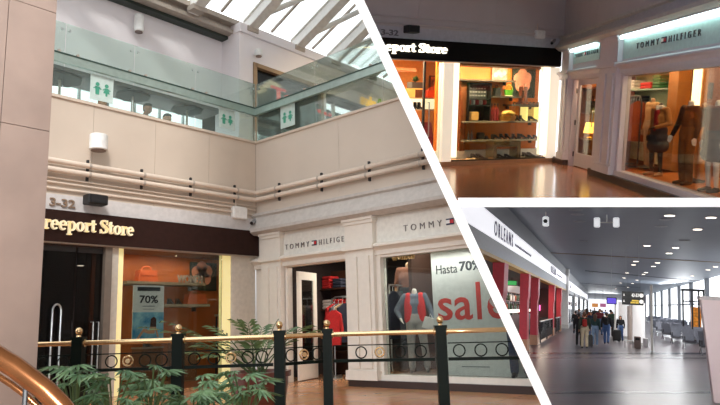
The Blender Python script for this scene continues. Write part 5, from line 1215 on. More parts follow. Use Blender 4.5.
for i in range(4): garment(B2, x0+.14+.15*i, .7, 1.6, .85, [cm[0], cl('teal', (40, 90, 86)), cm[3], cl('rust', (150, 70, 34))][i], f'{["red", "teal", "grey", "rust"][i]} garment on the arched rack of the evening window', 'garments on the evening rack', w=.4, dp=.08, rz=1.2)
a, b = B2.at(704.5, 67, .25), B2.at(724, 63, .25)
t = Thing(B2, 'letter_sign', 'pale cut out word hanging at the top right of the evening window', 'sign', ((a.x+b.x)/2, .25, a.z))
write('women', (a.x, .25, a.z-.02), b.x-a.x, .13, bold=.02, t=.03).build('lettering', mat('pale_gold_letters', (240, 214, 150), .4, emit=(255, 220, 150), strength=.8), t)
MB().box((a.x, .26, a.z+.11), (b.x, .28, 2.2)).build('rail', darkmetal, t)
for i, (u, d) in enumerate(((668, .8), (690, .9), (640, .9))):
    x = B2.at(u, 66, d).x; t = Thing(B2, 'downlight', ['ceiling spot above the tan coat mannequin', 'ceiling spot above the black jacket mannequin', 'ceiling spot above the arched rack of the evening window'][i], 'light', (x, d, 2.55))
    MB().lathe([(.08, 2.55), (.08, 2.58)], (x, d, 0), 14).build('lens', lampglow, t); MB().lathe([(.1, 2.57), (.1, 2.61)], (x, d, 0), 14).build('housing', darkmetal, t)
def lamps2():
    W = (1, .74, .42)
    area_in(A2, 'display_lamp_evening', ((c1+c2_)/2, .12, 2.36), ((c1+c2_)/2, .8, .7), 2.4, .12, 125, W)
    area_in(A2, 'shop_lamp_evening', (-4.3, 1.2, 2.8), (-4.3, 1.3, 0), 1.5, 1.5, 230, W)
    area_in(B2, 'door_lamp_evening', (1.6, .5, 2.58), (1.6, .5, 0), 1.6, .4, 60, W)
    area_in(A2, 'dusk_fill', (-5, -5, 5.4), (-4.6, -4.6, 0), 5, 5, 26, (.56, .58, 1))  # added blue fill under the closed ceiling, for the dusk tone
    area_in(B2, 'window_lamp_evening', (6.0, .75, 2.58), (6.0, .75, 0), 8, .7, 125, W)

# ================================================================== ROOM 3: THE AIRPORT CONCOURSE
HC = 4.95; SL = -2.9; SR = 9.0; FAR = 165.0
def skewdir():
    """the concourse's tile courses run square to the view, a little askew to its length"""
    a, b = H3.onz(560, 392.5), H3.onz(700, 392.5); return math.atan2(b.y-a.y, b.x-a.x)
SK = skewdir()
floor3 = tiles('grey_polished_tiles', (112, 102, 107), (105, 96, 101), (88, 80, 85), 1.2, .6, .008, .28, spec=.45, rot=-SK)
struct(MB().box((-12, 5, -.1), (16, FAR+5, 0)), H3, 'floor_concourse', floor3)
dband = mat('dark_floor_band', (58, 52, 60), .25)
for i, (v, w) in enumerate(((393.8, .45), (354.5, 1.3), (358.5, .5))):
    a, b = H3.onz(500, v), H3.onz(760, v)
    struct(MB().prism([(a.x, a.y, .002), (b.x, b.y, .002), (b.x, b.y+w*1.0, .002), (a.x, a.y+w, .002)], (0, 0, .002)), H3, f'trim_{30+i}', dband if i < 2 else mat('mid_floor_band', (84, 76, 82), .25))
ceil3 = mat('dark_grey_ceiling', (122, 132, 144), .45, var=.03, scale=.6)
struct(MB().box((SL-3, 8, HC), (SR+6, FAR+5, HC+.1)), H3, 'ceiling_concourse', ceil3)
seam = mat('tan_ceiling_seam', (128, 108, 88), .5); seamd = mat('dark_ceiling_seam', (52, 54, 56), .6)
for i, (u0, v0, u1, v1, m_) in enumerate(((548, 252.3, 735, 262.8, seam), (585, 270.5, 735, 284, seamd), (572, 282.2, 640, 287.5, seamd))):
    a, b = H3.onz(u0, v0, HC), H3.onz(u1, v1, HC); w = .35 if i == 0 else .5
    struct(MB().prism([(a.x, a.y, HC-.03), (b.x, b.y, HC-.03), (b.x, b.y+w, HC-.03), (a.x, a.y+w, HC-.03)], (0, 0, .03)), H3, f'trim_{34+i}', m_)
# --- left shop fascia with a white sign band
zA, zB, zC = 3.2, 3.65, 4.3
ysh = H3.ons(566, 300, SL).y
fgrey = mat('pale_grey_fascia', (176, 180, 186), .5); ftop = mat('mid_grey_fascia', (150, 152, 156), .5)
y0 = 9.0
t = Thing(H3, 'fascia_sign', 'long white lit fascia sign with narrow dark letters over the red columns', 'sign', (SL, 30, zA))
signglow = mat('white_sign_glow', (250, 250, 252), .5, emit=(248, 248, 255), strength=.75)
MB().box((SL-.3, y0, zB), (SL, ysh-.08, zC)).build('sign_band', signglow, t)
MB().box((SL-.3, y0, zA), (SL-.01, ysh-.08, zB)).build('lower_band', fgrey, t)
MB().box((SL-.3, y0, zC), (SL-.02, ysh-.08, HC)).build('upper_band', ftop, t)
MB().box((SL-.35, y0, zA-.1), (SL+.01, ysh-.08, zA)).build('yellow_edge', mat('yellow_edge', (206, 156, 50), .5), t, label='yellow lower edge')
purple = mat('dark_purple_letters', (74, 64, 98), .5)
def fascia_text(T, s, u0, u1, zlo, zhi, m, bold=.0):
    a, b = H3.ons(u0, 280, SL).y, H3.ons(u1, 280, SL).y
    write(s, (SL, a, zlo), b-a, zhi-zlo, r=(0, 1, 0), bold=bold, t=.015, spacing=1.5).build('lettering', m, T)
def fascia_marks(T, u0, u1, zlo, zhi, m, k):
    a, b = H3.ons(u0, 280, SL).y, H3.ons(u1, 280, SL).y; mb = MB()
    for j in range(k): mb.box((SL, a+(b-a)*j/k, zlo), (SL+.015, a+(b-a)*(j+.6)/k, zhi))
    mb.build('small_lettering', m, T)
fascia_text(t, 'ORLEANS', 493, 512, 3.76, 4.2, purple, .01)
fascia_marks(t, 514.5, 531, 3.86, 3.95, purple, 14)
fascia_text(t, 'ORLEANS', 550.5, 556, 3.76, 4.2, purple, .01)
fascia_marks(t, 557, 562, 3.86, 3.97, purple, 8)
# the three near right reading panels of the bar: floor railing, columns
redc = mat('crimson_column', (206, 60, 76), .5, var=.05)
ys = [H3.ons(u, 300, SL+.05).y for u in (505, 529, 538.5, 554.5, 561.5)]
for i, y in enumerate(ys):
    wd = [.9, .75, .7, .8, .8][i]
    t = Thing(H3, 'red_column', f'{ordinal(i)} crimson bar column from the front under the white fascia sign', 'column', (SL-.1, y, 0), group='crimson columns', kind='thing')
    MB().box((SL-.28, y-wd/2, .45), (SL+.02, y+wd/2, zA-.11)).build('shaft', redc, t)
    MB().prism([(SL+.02, y-wd/2, 2.0), (SL+.02, y-wd/2, zA-.11), (SL+.08, y-wd/2, zA-.11), (SL+.06, y-wd/2, 2.2)], (0, wd, 0)).build('bracket', redc, t)
    MB().box((SL-.3, y-wd/2-.03, 0), (SL+.04, y+wd/2+.03, .45)).build('foot', mat('beige_foot', (200, 150, 120), .5), t, label='beige foot')
# bar interior
barback = mat('dark_red_bar_wall', (66, 30, 26), .6, var=.15)
struct(MB().box((-8.0, 12, 0), (-7.8, 110, zA)).box((-8, 12, zA-.05), (SL-.42, ysh-.25, zA)), H3, 'wall_bar', barback)
struct(MB().box((-7.75, ysh-.2, 0), (SL-.45, ysh, HC)), H3, 'wall_bar_end', mat('bar_end_brown', (92, 48, 40), .6))
warmstrip = mat('honey_bar_light', (190, 130, 60), .5)
sb = -5.0
t = Thing(H3, 'back_bar', 'long dark back bar shelf with rows of bottles behind the red columns', 'bar shelf', (sb, 60, 0))
yb0, yb1 = 22, 50.5
MB().box((sb-.5, yb0, 0), (sb, yb1, 1.15)).build('counter', mat('dark_bar_wood', (58, 28, 24), .5), t)
for z in (1.5, 2.0, 2.5): MB().box((sb-.4, yb0, z-.04), (sb-.02, yb1, z)).build('shelf_board', mat('bar_shelf_edge', (120, 84, 70), .5), t)
MB().box((sb-.45, yb0, 1.15), (sb-.4, yb1, 3.0)).build('back_panel', mat('bar_mirror', (90, 60, 56), .3), t)
bcol = [((60, 30, 20), 'brown'), ((200, 190, 170), 'clear'), ((40, 70, 40), 'green'), ((160, 70, 40), 'amber'), ((220, 220, 220), 'white')]
def barbottle(y, z, c, nm, lab):
    t = Thing(H3, 'bottle', lab, 'bottle', (sb-.2, y, z), group='bottles on the back bar')
    MB().lathe([(.09, 0), (.1, .04), (.1, .27), (.035, .35), (.035, .42)], (sb-.2, y, 0), 10).v
    mb = MB().lathe([(.1, z), (.1, z+.26), (.035, z+.34), (.035, z+.40)], (sb-.2, y, 0), 10); mb.build('body', mat(f'{nm}_bottle_glass', c, .2), t, smooth=True)
    MB().lathe([(.042, z+.40), (.042, z+.45)], (sb-.2, y, 0), 8).build('cap', darkmetal, t)
rb2 = random.Random(5)
for z in (1.15, 1.5, 2.0):
    for j in range(26):
        y = yb0+.8+j*1.05+rb2.uniform(-.2, .2); c, nm = bcol[rb2.randrange(5)]
        barbottle(y, z, c, nm, f'{nm} bottle on the {"counter" if z < 1.3 else "lower shelf" if z < 1.8 else "upper shelf"} of the back bar behind the red columns')
a, b = H3.ons(540, 307, sb+.05), H3.ons(551, 310, sb+.05)
t = Thing(H3, 'neon_sign', 'pink glowing sign over the bar bottles between the red columns', 'sign', (sb, (a.y+b.y)/2, min(a.z, b.z)))
MB().box((sb-.02, a.y, min(a.z, b.z)), (sb+.05, b.y, max(a.z, b.z)+.15)).build('tube', mat('pink_neon', (255, 120, 190), .5, emit=(255, 110, 190), strength=2.5), t)
MB().box((sb-.06, a.y-.1, min(a.z, b.z)-.08), (sb-.02, b.y+.1, max(a.z, b.z)+.2)).build('backing', black, t)
a, b = H3.ons(508, 311, sb+.05), H3.ons(533, 309, sb+.05)
t = Thing(H3, 'light_strip', 'white light strip along the bar shelf between the first two red columns', 'light', (sb, (a.y+b.y)/2, a.z-.1))
MB().box((sb+.0, a.y, a.z-.1), (sb+.05, b.y, a.z+.06)).build('lens', mat('white_strip_glow', (255, 244, 236), .5, emit=(255, 240, 230), strength=1.6), t)
MB().box((sb-.05, a.y, a.z-.15), (sb, b.y, a.z+.1)).build('channel', darkmetal, t)
p = H3.ons(512, 283, -4.2); 
t = Thing(H3, 'bar_screen', 'small glowing green sign hanging from the bar ceiling', 'sign', p)
MB().rbox((p.x, p.y, p.z), (.5, .12, .26), .02).build('case', black, t)
MB().box((p.x-.22, p.y-.075, p.z-.1), (p.x+.22, p.y-.058, p.z+.1)).build('screen', mat('green_screen', (70, 160, 90), .4, emit=(70, 170, 90), strength=.9), t)
MB().tube([(p.x, p.y, p.z+.13), (p.x, p.y, zA-.06)], .015, 6).build('rod', darkmetal, t)
# glass barrier in front of the bar
for i, (u0, u1) in enumerate(((540.5, 552.5), (556, 560.6))):
    ya, yb = H3.ons(u0, 330, SL).y, H3.ons(u1, 330, SL).y
    t = Thing(H3, 'glass_barrier', ['low glass barrier between the third and fourth crimson columns', 'low glass barrier between the fourth and fifth crimson columns'][i], 'barrier', (SL, (ya+yb)/2, 0))
    MB().box((SL-.02, ya, .12), (SL, yb, 1.0)).build('pane', glass('smoky_barrier', (150, 156, 156), .15, (120, 124, 124), .5), t)
    MB().box((SL-.04, ya, 1.0), (SL+.02, yb, 1.06)).build('top_rail', steel, t)
    for y in (ya, (ya+yb)/2, yb-.05): MB().box((SL-.04, y, 0), (SL+.02, y+.06, 1.0)).build('post', darkmetal, t)
# bar stools and tables seen between the columns
def stool(p, lab):
    t = Thing(H3, 'bar_chair', lab, 'chair', p, rnd.uniform(-.5, .5), group='dark bar chairs'); t.loc = Vector((0, 0, 0))
    MB().rbox((0, 0, .47), (.46, .46, .07), .02).build('seat', darkmetal, t)
    MB().prism([(-.22, .19, .5), (.22, .19, .5), (.2, .27, .95), (-.2, .27, .95)], (0, .04, 0)).build('backrest', darkmetal, t)
    for q in (-1, 1):
        for r in (-1, 1): MB().bar((q*.2, r*.2, .45), (q*.23, r*.23, 0), .03, .03).build('leg', darkmetal, t)
for i, (u, v) in enumerate(((532, 339), (541.5, 336), (546.5, 333), (549, 331))):
    p = H3.onz(u, v, 0); stool((p.x-.4, p.y, 0), f'{ordinal(i)} dark bar chair from the front, behind the crimson columns')
# --- further shops down the left side
t = Thing(H3, 'white_column', 'white square column at the end of the red bar front', 'column', (SL, ysh, 0), kind='thing')
MB().box((SL-.35, ysh, .3), (SL+.16, ysh+1.6, HC-.6)).build('shaft', mat('white_column_paint', (234, 232, 230), .5), t)
MB().box((SL-.4, ysh-.05, 0), (SL+.2, ysh+1.65, .3)).build('foot', mat('pale_stone', (206, 204, 200), .5), t)
MB().box((SL-.4, ysh-.05, HC-.6), (SL+.2, ysh+1.65, HC-.01)).build('capital', mat('pale_stone', (206, 204, 200), .5), t)
yq = ysh+1.7; k3 = 0
for i, L in enumerate((16, 18, 22, 26)):
    y1 = min(yq+L, FAR)
    t = Thing(H3, 'shopfront', f'{ordinal(i)} glazed shopfront beyond the red bar with a white sign band', 'shopfront', (SL, (yq+y1)/2, 0), group='glazed shopfronts', kind='thing')
    MB().box((SL-.3, yq, 3.3), (SL, y1-.02, 4.1)).build('sign_band', signglow, t)
    MB().box((SL-.3, yq, 4.1), (SL-.02, y1-.02, HC-.005)).box((SL-.3, yq, 2.95), (SL-.03, y1-.82, 3.3)).build('fascia', ftop, t)
    MB().box((SL-.12, yq+.1, .25), (SL-.09, y1-.8, 2.95)).build('pane', glass('shopfront_glass', (214, 222, 226), .25, (190, 198, 204), .6), t)
    for j in range(5): yy = yq+(y1-yq-.8)*j/4; MB().box((SL-.15, yy, 0), (SL-.05, yy+.25, 2.95)).build('mullion', mat('grey_mullion', (130, 134, 138), .4), t)
    MB().box((SL-.15, yq, 0), (SL-.05, y1-.8, .25)).build('base', mat('grey_mullion', (130, 134, 138), .4), t)
    MB().box((SL-.3, y1-.8, 0), (SL+.1, y1-.02, 3.28)).build('pier', mat('white_column_paint', (234, 232, 230), .5), t)
    if i < 3:
        a = yq+(y1-yq)*.35; mb = MB().box((SL, a, 3.5), (SL+.02, a+.9, 3.85)).box((SL, a+1.1, 3.5), (SL+.02, a+2.2, 3.7)); mb.build('logo_mark', purple, t)
    yq = y1
struct(MB().box((-6.5, ysh, 0), (-6.3, FAR, HC)).box((-6.5, FAR, 0), (SR+6, FAR+.3, HC)), H3, 'wall_concourse', mat('pale_shop_wall', (206, 206, 208), .7))
struct(MB().box((-3.2, FAR-.5, 0), (4.0, FAR-.2, 3.6)), H3, 'window_1', mat('far_daylight', (250, 252, 255), .3, emit=(246, 250, 255), strength=1.1))
# coloured shop glow far down the hall
for i, (u, c, nm) in enumerate(((595, (236, 160, 90), 'orange'), (603, (200, 120, 160), 'pink'))):
    p = H3.at(u, 306, 120+i*4); t = Thing(H3, 'hanging_sign', f'small {nm} hanging sign far down the concourse', 'sign', p)
    MB().box((p.x-.5, p.y, p.z-.2), (p.x+.5, p.y+.1, p.z+.45)).build('panel', mat(f'{nm}_sign', c, .5, emit=c, strength=.5), t)
    MB().tube([(p.x, p.y+.05, p.z+.45), (p.x, p.y+.05, HC)], .02, 6).build('rod', darkmetal, t)

# --- downlights
dl = [(669.6, 216, 1), (711, 218, 1), (697.5, 229.7, 1), (647, 246, 1), (675.5, 248, 1), (669, 253.5, 1), (636, 261.6, 1), (633.5, 265, 1), (657.5, 263, 1), (653.5, 266.5, 1), (627, 273, 1), (624, 278, 1), (620.5, 283, 1), (616, 289, 1), (646, 272.7, 1), (643.5, 274.5, 1), (637, 280.2, 1), (632.5, 283.5, 1), (628, 287.5, 1), (708, 270, 1), (715.5, 267, 1), (692.5, 276, 1), (678, 282.5, 1),
      (661, 227, 0), (684, 241, 0), (575.8, 210.5, 0), (577.5, 215, 0), (579.3, 222, 0), (583.5, 241.7, 0), (588, 259.3, 0), (591, 273, 0), (666, 220, 0)]
far = mat('ceiling_lamp_glow', (255, 240, 224), .5, emit=(255, 238, 222), strength=5)
dlo = mat('unlit_lens', (150, 152, 156), .4)
ROWS = {'left': [0, 3, 6, 7, 10, 11, 12, 13], 'middle': [1, 2, 4, 5, 8, 9, 14, 15, 16, 17, 18], 'far right': [19, 20, 21, 22]}
dlab = {}
for rn, ix in ROWS.items():
    for q_, k_ in enumerate(sorted(ix, key=lambda z: dl[z][1])): dlab[k_] = f'{ordinal(q_)} lit downlight from the front in the {rn} lamp row of the concourse ceiling'
for q_, k_ in enumerate(sorted(range(23, len(dl)), key=lambda z: dl[z][1])): dlab[k_] = f'unlit round fitting in the concourse ceiling, {ordinal(q_)} from the front'
for i, (u, v, on) in enumerate(dl):
    p = H3.onz(u, v, HC-.03); r = .15 if on else .17
    t = Thing(H3, 'downlight', dlab[i], 'light', (p.x, p.y, HC-.04), group='lit concourse downlights' if on else 'unlit concourse fittings')
    MB().lathe([(r, HC-.03), (r, HC-.022)], (p.x, p.y, 0), 18).build('lens', far if on else dlo, t)
    MB().lathe([(r*1.25, HC-.02), (r*1.3, HC)], (p.x, p.y, 0), 18).build('trim_ring', mat('lamp_ring', (160, 162, 166), .4), t)
# --- hanging speakers
def hung(u0, us, v, dep, lab, hole):
    c = H3.depth(u0, v, dep); t = Thing(H3, 'hanging_lamp', lab, 'lamp', c)
    MB().tube([(c.x, c.y, HC), (c.x, c.y, c.z)], .02, 8).build('rod', greysteel, t)
    for u in us:
        p = H3.depth(u, v, dep); lb_ = MB().rbox((p.x, p.y, p.z), (.2, .2, .32), .03).build('lamp_body', lampw, t)
        MB().lathe([(.07, p.y-.112), (.07, p.y-.1)], (p.x, 0, p.z), 14, 'y').build('opening', black if hole else lampw, lb_)
    if len(us) > 1:
        a, b = H3.depth(us[0], v, dep), H3.depth(us[1], v, dep); MB().tube([a, b], .02, 8).build('cross_arm', greysteel, t)
lampw = mat('lit_lamp_body', (240, 240, 240), .5, emit=(244, 246, 250), strength=.55)
hung(545.7, (545.7,), 221.5, 22, 'single white hanging box lamp with a dark opening near the fascia', True)
hung(606.8, (597, 616.2), 222.5, 22, 'twin white hanging box lamps on a cross arm', False)

# --- right side: window wall, posts, kiosk
winglow = mat('bright_concourse_window', (248, 252, 255), .3, emit=(245, 250, 255), strength=1.6)
yy = 36.0; i = 0
while yy < FAR-8:
    L = 10 + (yy-36)*.05
    t = Thing(H3, 'concourse_window', f'{ordinal(min(i, 11))} tall bright window from the front on the right of the concourse', 'window', (SR, yy+L/2, 0), group='tall concourse windows')
    MB().box((SR, yy+.41, .3), (SR+.06, yy+L-.41, HC)).build('pane', winglow, t)
    MB().box((SR-.3, yy-.4, 0), (SR+.1, yy+.4, HC)).build('post', mat('grey_window_post', (120, 124, 130), .5), t)
    MB().box((SR-.05, yy+.41, 2.6), (SR+.1, yy+L-.41, 2.75)).box((SR-.05, yy+.41, 0), (SR+.1, yy+L-.41, .3)).build('transom', mat('grey_window_post', (120, 124, 130), .5), t)
    yy += L; i += 1
struct(MB().box((SR+.1, 6, 0), (SR+.3, 36, HC)), H3, 'wall_right', mat('pale_right_wall', (210, 208, 206), .7))
# amber lit kiosk with dark frames
ky0 = H3.ons(688, 330, 6.3).y; p0 = H3.at(683, 330, 46); p1 = H3.at(703, 330, 46)
t = Thing(H3, 'kiosk', 'dark framed kiosk with amber lit shelves behind the grey seats', 'kiosk', ((p0.x+p1.x)/2, 46, 0))
x0, x1 = H3.at(682, 300, 46).x, H3.at(704, 300, 46).x; zt3 = H3.at(690, 289, 46).z
for x in (x0, x0+(x1-x0)*.42, x0+(x1-x0)*.72, x1-.07): MB().box((x, 45.9, 0), (x+.09, 46.0, zt3)).build('post', darkmetal, t)
MB().box((x0, 45.9, zt3-.12), (x1, 46.6, zt3)).build('roof_beam', darkmetal, t)
MB().box((x0, 45.92, H3.at(690, 302, 46).z), (x1, 46, H3.at(690, 302, 46).z+.08)).build('rail', darkmetal, t)
xa = H3.at(692, 300, 46).x; za, zb3 = H3.at(695, 328, 46.4).z, H3.at(695, 307, 46.4).z
MB().box((xa, 46.5, max(za, .3)), (x1-.1, 46.6, zb3)).build('lit_shelves', mat('amber_kiosk', (236, 150, 50), .5, col2=(120, 70, 30), scale=6, emit=(240, 150, 50), strength=.35), t, label='amber lit shelves')
MB().box((xa, 46.2, 0), (x1-.1, 46.6, max(za, .3))).build('cabinet', dkwood, t)
# pale pillar in the right foreground
pl_, pr2 = H3.onz(711.5, 405, -.0), None
dep3 = 14.5
A_, B_ = H3.depth(700.5, 296, dep3), H3.depth(712.5, 412, dep3)
t = Thing(H3, 'pale_pillar', 'pale pinkish white tapering pillar at the right edge of the concourse', 'pillar', (A_.x+1.0, A_.y, 0), kind='thing')
pk = mat('pinkish_white_pillar', (238, 216, 218), .45, var=.02, scale=1)
def pill(z): s = (z-B_.z)/(A_.z-B_.z); return B_.x+(A_.x-B_.x)*s
zz_ = [0, A_.z-.08, A_.z]
MB().add([(pill(0), A_.y, 0), (pill(0)+1.6, A_.y, 0), (pill(0)+1.6, A_.y+.3, 0), (pill(0), A_.y+.3, 0), (pill(A_.z-.08), A_.y, A_.z-.08), (pill(A_.z)+2.1, A_.y, A_.z-.08), (pill(A_.z)+2.1, A_.y+.3, A_.z-.08), (pill(A_.z-.08), A_.y+.3, A_.z-.08)],
         [(0, 3, 2, 1), (4, 5, 6, 7), (0, 1, 5, 4), (1, 2, 6, 5), (2, 3, 7, 6), (3, 0, 4, 7)]).build('shaft', pk, t)
MB().box((pill(A_.z)-.03, A_.y-.03, A_.z-.08), (pill(A_.z)+2.15, A_.y+.33, A_.z)).build('rim', mat('pillar_rim', (206, 196, 196), .5), t)

# --- white columns, board, screen, sign
def whitecol(u0, u1, vb, vt, lab, tint):
    b = H3.onz((u0+u1)/2, vb); a = H3.at(u0, vb, b.y); c = H3.at(u1, vb, b.y); zt_ = H3.at((u0+u1)/2, vt, b.y).z; r = (c.x-a.x)/2
    t = Thing(H3, 'round_column', lab, 'column', (b.x, b.y+r, 0), kind='thing')
    MB().lathe([(r, .12), (r, zt_)], (b.x, b.y+r, 0), 28).build('shaft', mat(tint[0], tint[1], .4, emit=(255, 252, 250) if tint[0] != 'column_shade_strip' else None, strength=.42), t, smooth=True)  # white columns glow evenly in place of light falling on them
    MB().lathe([(r*1.04, 0), (r*1.04, .12)], (b.x, b.y+r, 0), 28).build('foot', mat('pale_stone', (206, 204, 200), .5), t)
    return b, zt_
whitecol(618.5, 629, 338, 302, 'white round column behind the person with the suitcase', ('white_column_glow', (234, 232, 230)))
cb, czt = whitecol(633, 645.5, 345, 303, 'bright white round column under the dark direction sign', ('bright_column_glow', (244, 243, 242)))
whitecol(627.5, 632.5, 344, 306, 'narrow beige strip for the shading between the two white columns', ('column_shade_strip', (186, 172, 164)))  # extra column; its beige stands for shading on the white one
p = H3.onz(637.5, 348.5); h = H3.at(637.5, 336.5, p.y).z
t = Thing(H3, 'litter_bin', 'small brown metal bin in front of the bright white column', 'bin', (p.x, p.y, 0))
MB().rbox((p.x, p.y, h/2), (.3, .3, h), .02).build('body', mat('bin_taupe', (130, 112, 104), .4), t)
MB().box((p.x-.1, p.y-.16, h*.7), (p.x+.1, p.y-.15, h*.9)).build('opening', black, t)
p = H3.onz(645.5, 347); solo(MB().rbox((p.x, p.y, .22), (.25, .25, .44), .02), H3, 'floor_box', mat('white_box', (226, 224, 224), .5), 'small white box on the floor right of the brown bin', 'box')
p = H3.onz(629, 348); t = Thing(H3, 'side_table', 'low thin legged table left of the brown bin', 'table', (p.x, p.y, 0))
MB().box((p.x-.2, p.y-.2, .34), (p.x+.2, p.y+.2, .37)).build('top', steel, t)
for q in (-1, 1):
    for r in (-1, 1): MB().box((p.x+q*.18-.012, p.y+r*.18-.012, 0), (p.x+q*.18+.012, p.y+r*.18+.012, .34)).build('leg', darkmetal, t)
dp_ = 30.0
a, b = H3.at(622, 304.5, dp_), H3.at(643.5, 292, dp_)
t = Thing(H3, 'direction_sign', 'dark hanging direction sign with white gate numbers above the white columns', 'sign', ((a.x+b.x)/2, dp_, a.z))
MB().box((a.x, dp_, a.z), (b.x, dp_+.16, b.z)).build('board', mat('sign_charcoal', (46, 48, 48), .5), t)
wl = mat('sign_white', (240, 240, 236), .5, emit=(240, 240, 236), strength=.4); w, h = b.x-a.x, b.z-a.z
write('43-53', (a.x+w*.44, dp_, a.z+h*.6), w*.34, h*.26, bold=.03, t=.02).build('lettering', wl, t)
mb = MB()
for cz in (.73, .27): mb.lathe([(h*.15, dp_-.01), (h*.15, dp_)], (a.x+w*.9, 0, a.z+h*cz), 16, 'y')
mb.build('round_symbol', wl, t)
mb = MB()
for cz in (.73, .27): mb.prism([(a.x+w*.06, dp_, a.z+h*(cz-.06)), (a.x+w*.13, dp_, a.z+h*(cz-.06)), (a.x+w*.095, dp_, a.z+h*(cz+.12))], (0, -.015, 0))
mb.build('arrow', wl, t)
MB().box((a.x+w*.40, dp_-.02, a.z+h*.12), (a.x+w*.60, dp_, a.z+h*.24)).box((a.x+w*.46, dp_-.02, a.z+h*.27), (a.x+w*.78, dp_, a.z+h*.38)).box((a.x+w*.62, dp_-.02, a.z+h*.12), (a.x+w*.78, dp_, a.z+h*.24)).build('lettering', mat('sign_yellow', (220, 190, 80), .5, emit=(220, 190, 80), strength=.4), t, label='yellow lower lines')
for q in (.2, .8): MB().tube([(a.x+w*q, dp_+.08, b.z), (a.x+w*q, dp_+.08, HC)], .006, 6).build('hanger', steel, t)
dp4 = 36.0
a, b = H3.at(606.5, 304, dp4), H3.at(616.8, 297.5, dp4)
t = Thing(H3, 'flight_screen', 'hanging flight screen with a glowing violet display', 'screen', ((a.x+b.x)/2, dp4, a.z))
MB().rbox(((a.x+b.x)/2, dp4+.08, (a.z+b.z)/2), (b.x-a.x, .14, b.z-a.z), .02).build('case', black, t)
MB().box((a.x+.04, dp4-.005, a.z+.04), (b.x-.04, dp4+.012, b.z-.04)).build('display', mat('violet_display', (110, 90, 220), .4, col2=(60, 60, 190), scale=14, emit=(110, 90, 230), strength=.8), t)
MB().tube([((a.x+b.x)/2, dp4+.08, b.z), ((a.x+b.x)/2, dp4+.08, HC)], .008, 6).build('hanger', steel, t)
# slim steel posts
for u, vb, vt, lab in ((652, 352, 285, 'tall slim steel post right of the bright white column'), (615.5, 340, 303, 'slim white post between the walking group and the suitcase')):
    b = H3.onz(u, vb); zt_ = H3.at(u, vt, b.y).z; t = Thing(H3, 'steel_post', lab, 'post', (b.x, b.y, 0))
    MB().tube([(b.x, b.y, 0), (b.x, b.y, zt_)], .055, 12).build('shaft', greysteel, t, smooth=True)
    MB().lathe([(.14, 0), (.14, .03), (.06, .06)], (b.x, b.y, 0), 16).build('base', steel, t)
# --- rows of grey seats
seatm = mat('charcoal_seat', (124, 127, 138), .6, var=.08)
def bench(loc, rz):
    t = Thing(H3, 'airport_bench', 'x', 'bench', loc, rz, group='grey airport benches'); t.loc = Vector((0, 0, 0))
    for i in range(3):
        x = .3+i*.62
        sm_ = MB().prism([(x-.26, -.24, .42), (x-.26, .22, .36), (x-.26, .22, .42), (x-.26, -.24, .48)], (.52, 0, 0)).build('seat', seatm, t)
        MB().prism([(x-.26, .2, .4), (x-.26, .42, 1.02), (x-.26, .48, 1.0), (x-.26, .26, .38)], (.52, 0, 0)).build('backrest', seatm, t)
    MB().box((0, -.02, .3), (1.9, .06, .37)).build('beam', chrome_, t)
    for x in (.02, 1.86):
        MB().tube([(x, -.26, .0), (x, .0, .32), (x, .3, 0)], .024, 8).build('leg', chrome_, t)
        MB().tube([(x, .2, .36), (x, .22, .64), (x, -.22, .64), (x, -.2, .46)], .02, 8).build('armrest', darkmetal, t)
    return t.o
chrome_ = mat('bright_chrome', (200, 204, 208), .2, metal=.9)
proto = None
bl = [(700.5, 355), (683.5, 349.5), (671.5, 343.5), (662.5, 339), (656.5, 335.5), (653, 332), (651.5, 329)]
for i, (u, v) in enumerate(bl):
    p = H3.onz(u, v); o = proto if i == 0 and proto else None
    if i == 0: proto = bench((p.x, p.y, 0), 0); o = proto
    else: o = copy_tree(proto); put(o, H3, (p.x, p.y, 0), .12)
    if i == 0: put(o, H3, (p.x, p.y, 0), .12)
    o['label'] = f'grey airport bench, {ordinal(i)} back from the pale pillar'
for i in range(5):
    p = H3.onz([712, 700, 689, 679, 671][i], [336, 332, 329.5, 327, 325][i]); o = copy_tree(proto); put(o, H3, (p.x-.9, p.y+3, 0), math.pi+.1)
    o['label'] = f'grey airport bench of the rear row by the windows, {ordinal(i)} from the front'

# --- travellers
jeans = cl('light_jeans', (130, 156, 186)); djeans = cl('blue_jeans', (64, 92, 140)); blk = cl('black', (24, 24, 28)); olive = cl('dark_olive', (48, 56, 46)); khaki = cl('pale_khaki', (206, 192, 164)); teal3 = cl('dark_teal', (40, 66, 64))
walkA = dict(kL=(.1, -.1, .5), aL=(.1, -.12, .085), kR=(-.1, .04, .5), aR=(-.1, .22, .12), eL=(.24, .1, 1.14), wL=(.25, .06, .9), eR=(-.24, -.04, 1.14), wR=(-.24, -.2, .95))
walkB = dict(kL=(.1, .05, .5), aL=(.1, .18, .11), kR=(-.1, -.08, .5), aR=(-.1, -.12, .085), eL=(.25, 0, 1.14), wL=(.26, -.12, .9))
def walker(u, vf, vh, key, rz, lab, cols, kw, group=None):
    b = H3.onz(u, vf); z = H3.at(u, vh, b.y).z
    return person(H3, key, (b.x, b.y, 0), rz, lab, cols, sc=z/1.74, group=group, **kw)
PI = math.pi
male = lambda **k: dict(pose=walkA, **k); fem = lambda **k: dict(pose=walkB, female=True, longhair=True, **k)
P1 = walker(584.5, 348.5, 312, 'wA', PI+.05, 'person in a dark green jacket with a red backpack and pale trousers walking away', dict(body=skin, shirt=olive, trousers=khaki, shoes=black, hair=hairb), male())
P0 = walker(579, 346, 313, 'wC', PI, 'person in black walking at the left of the red backpack', dict(body=skin2, shirt=blk, trousers=blk, shoes=black, hair=haird), dict(pose=walkB))
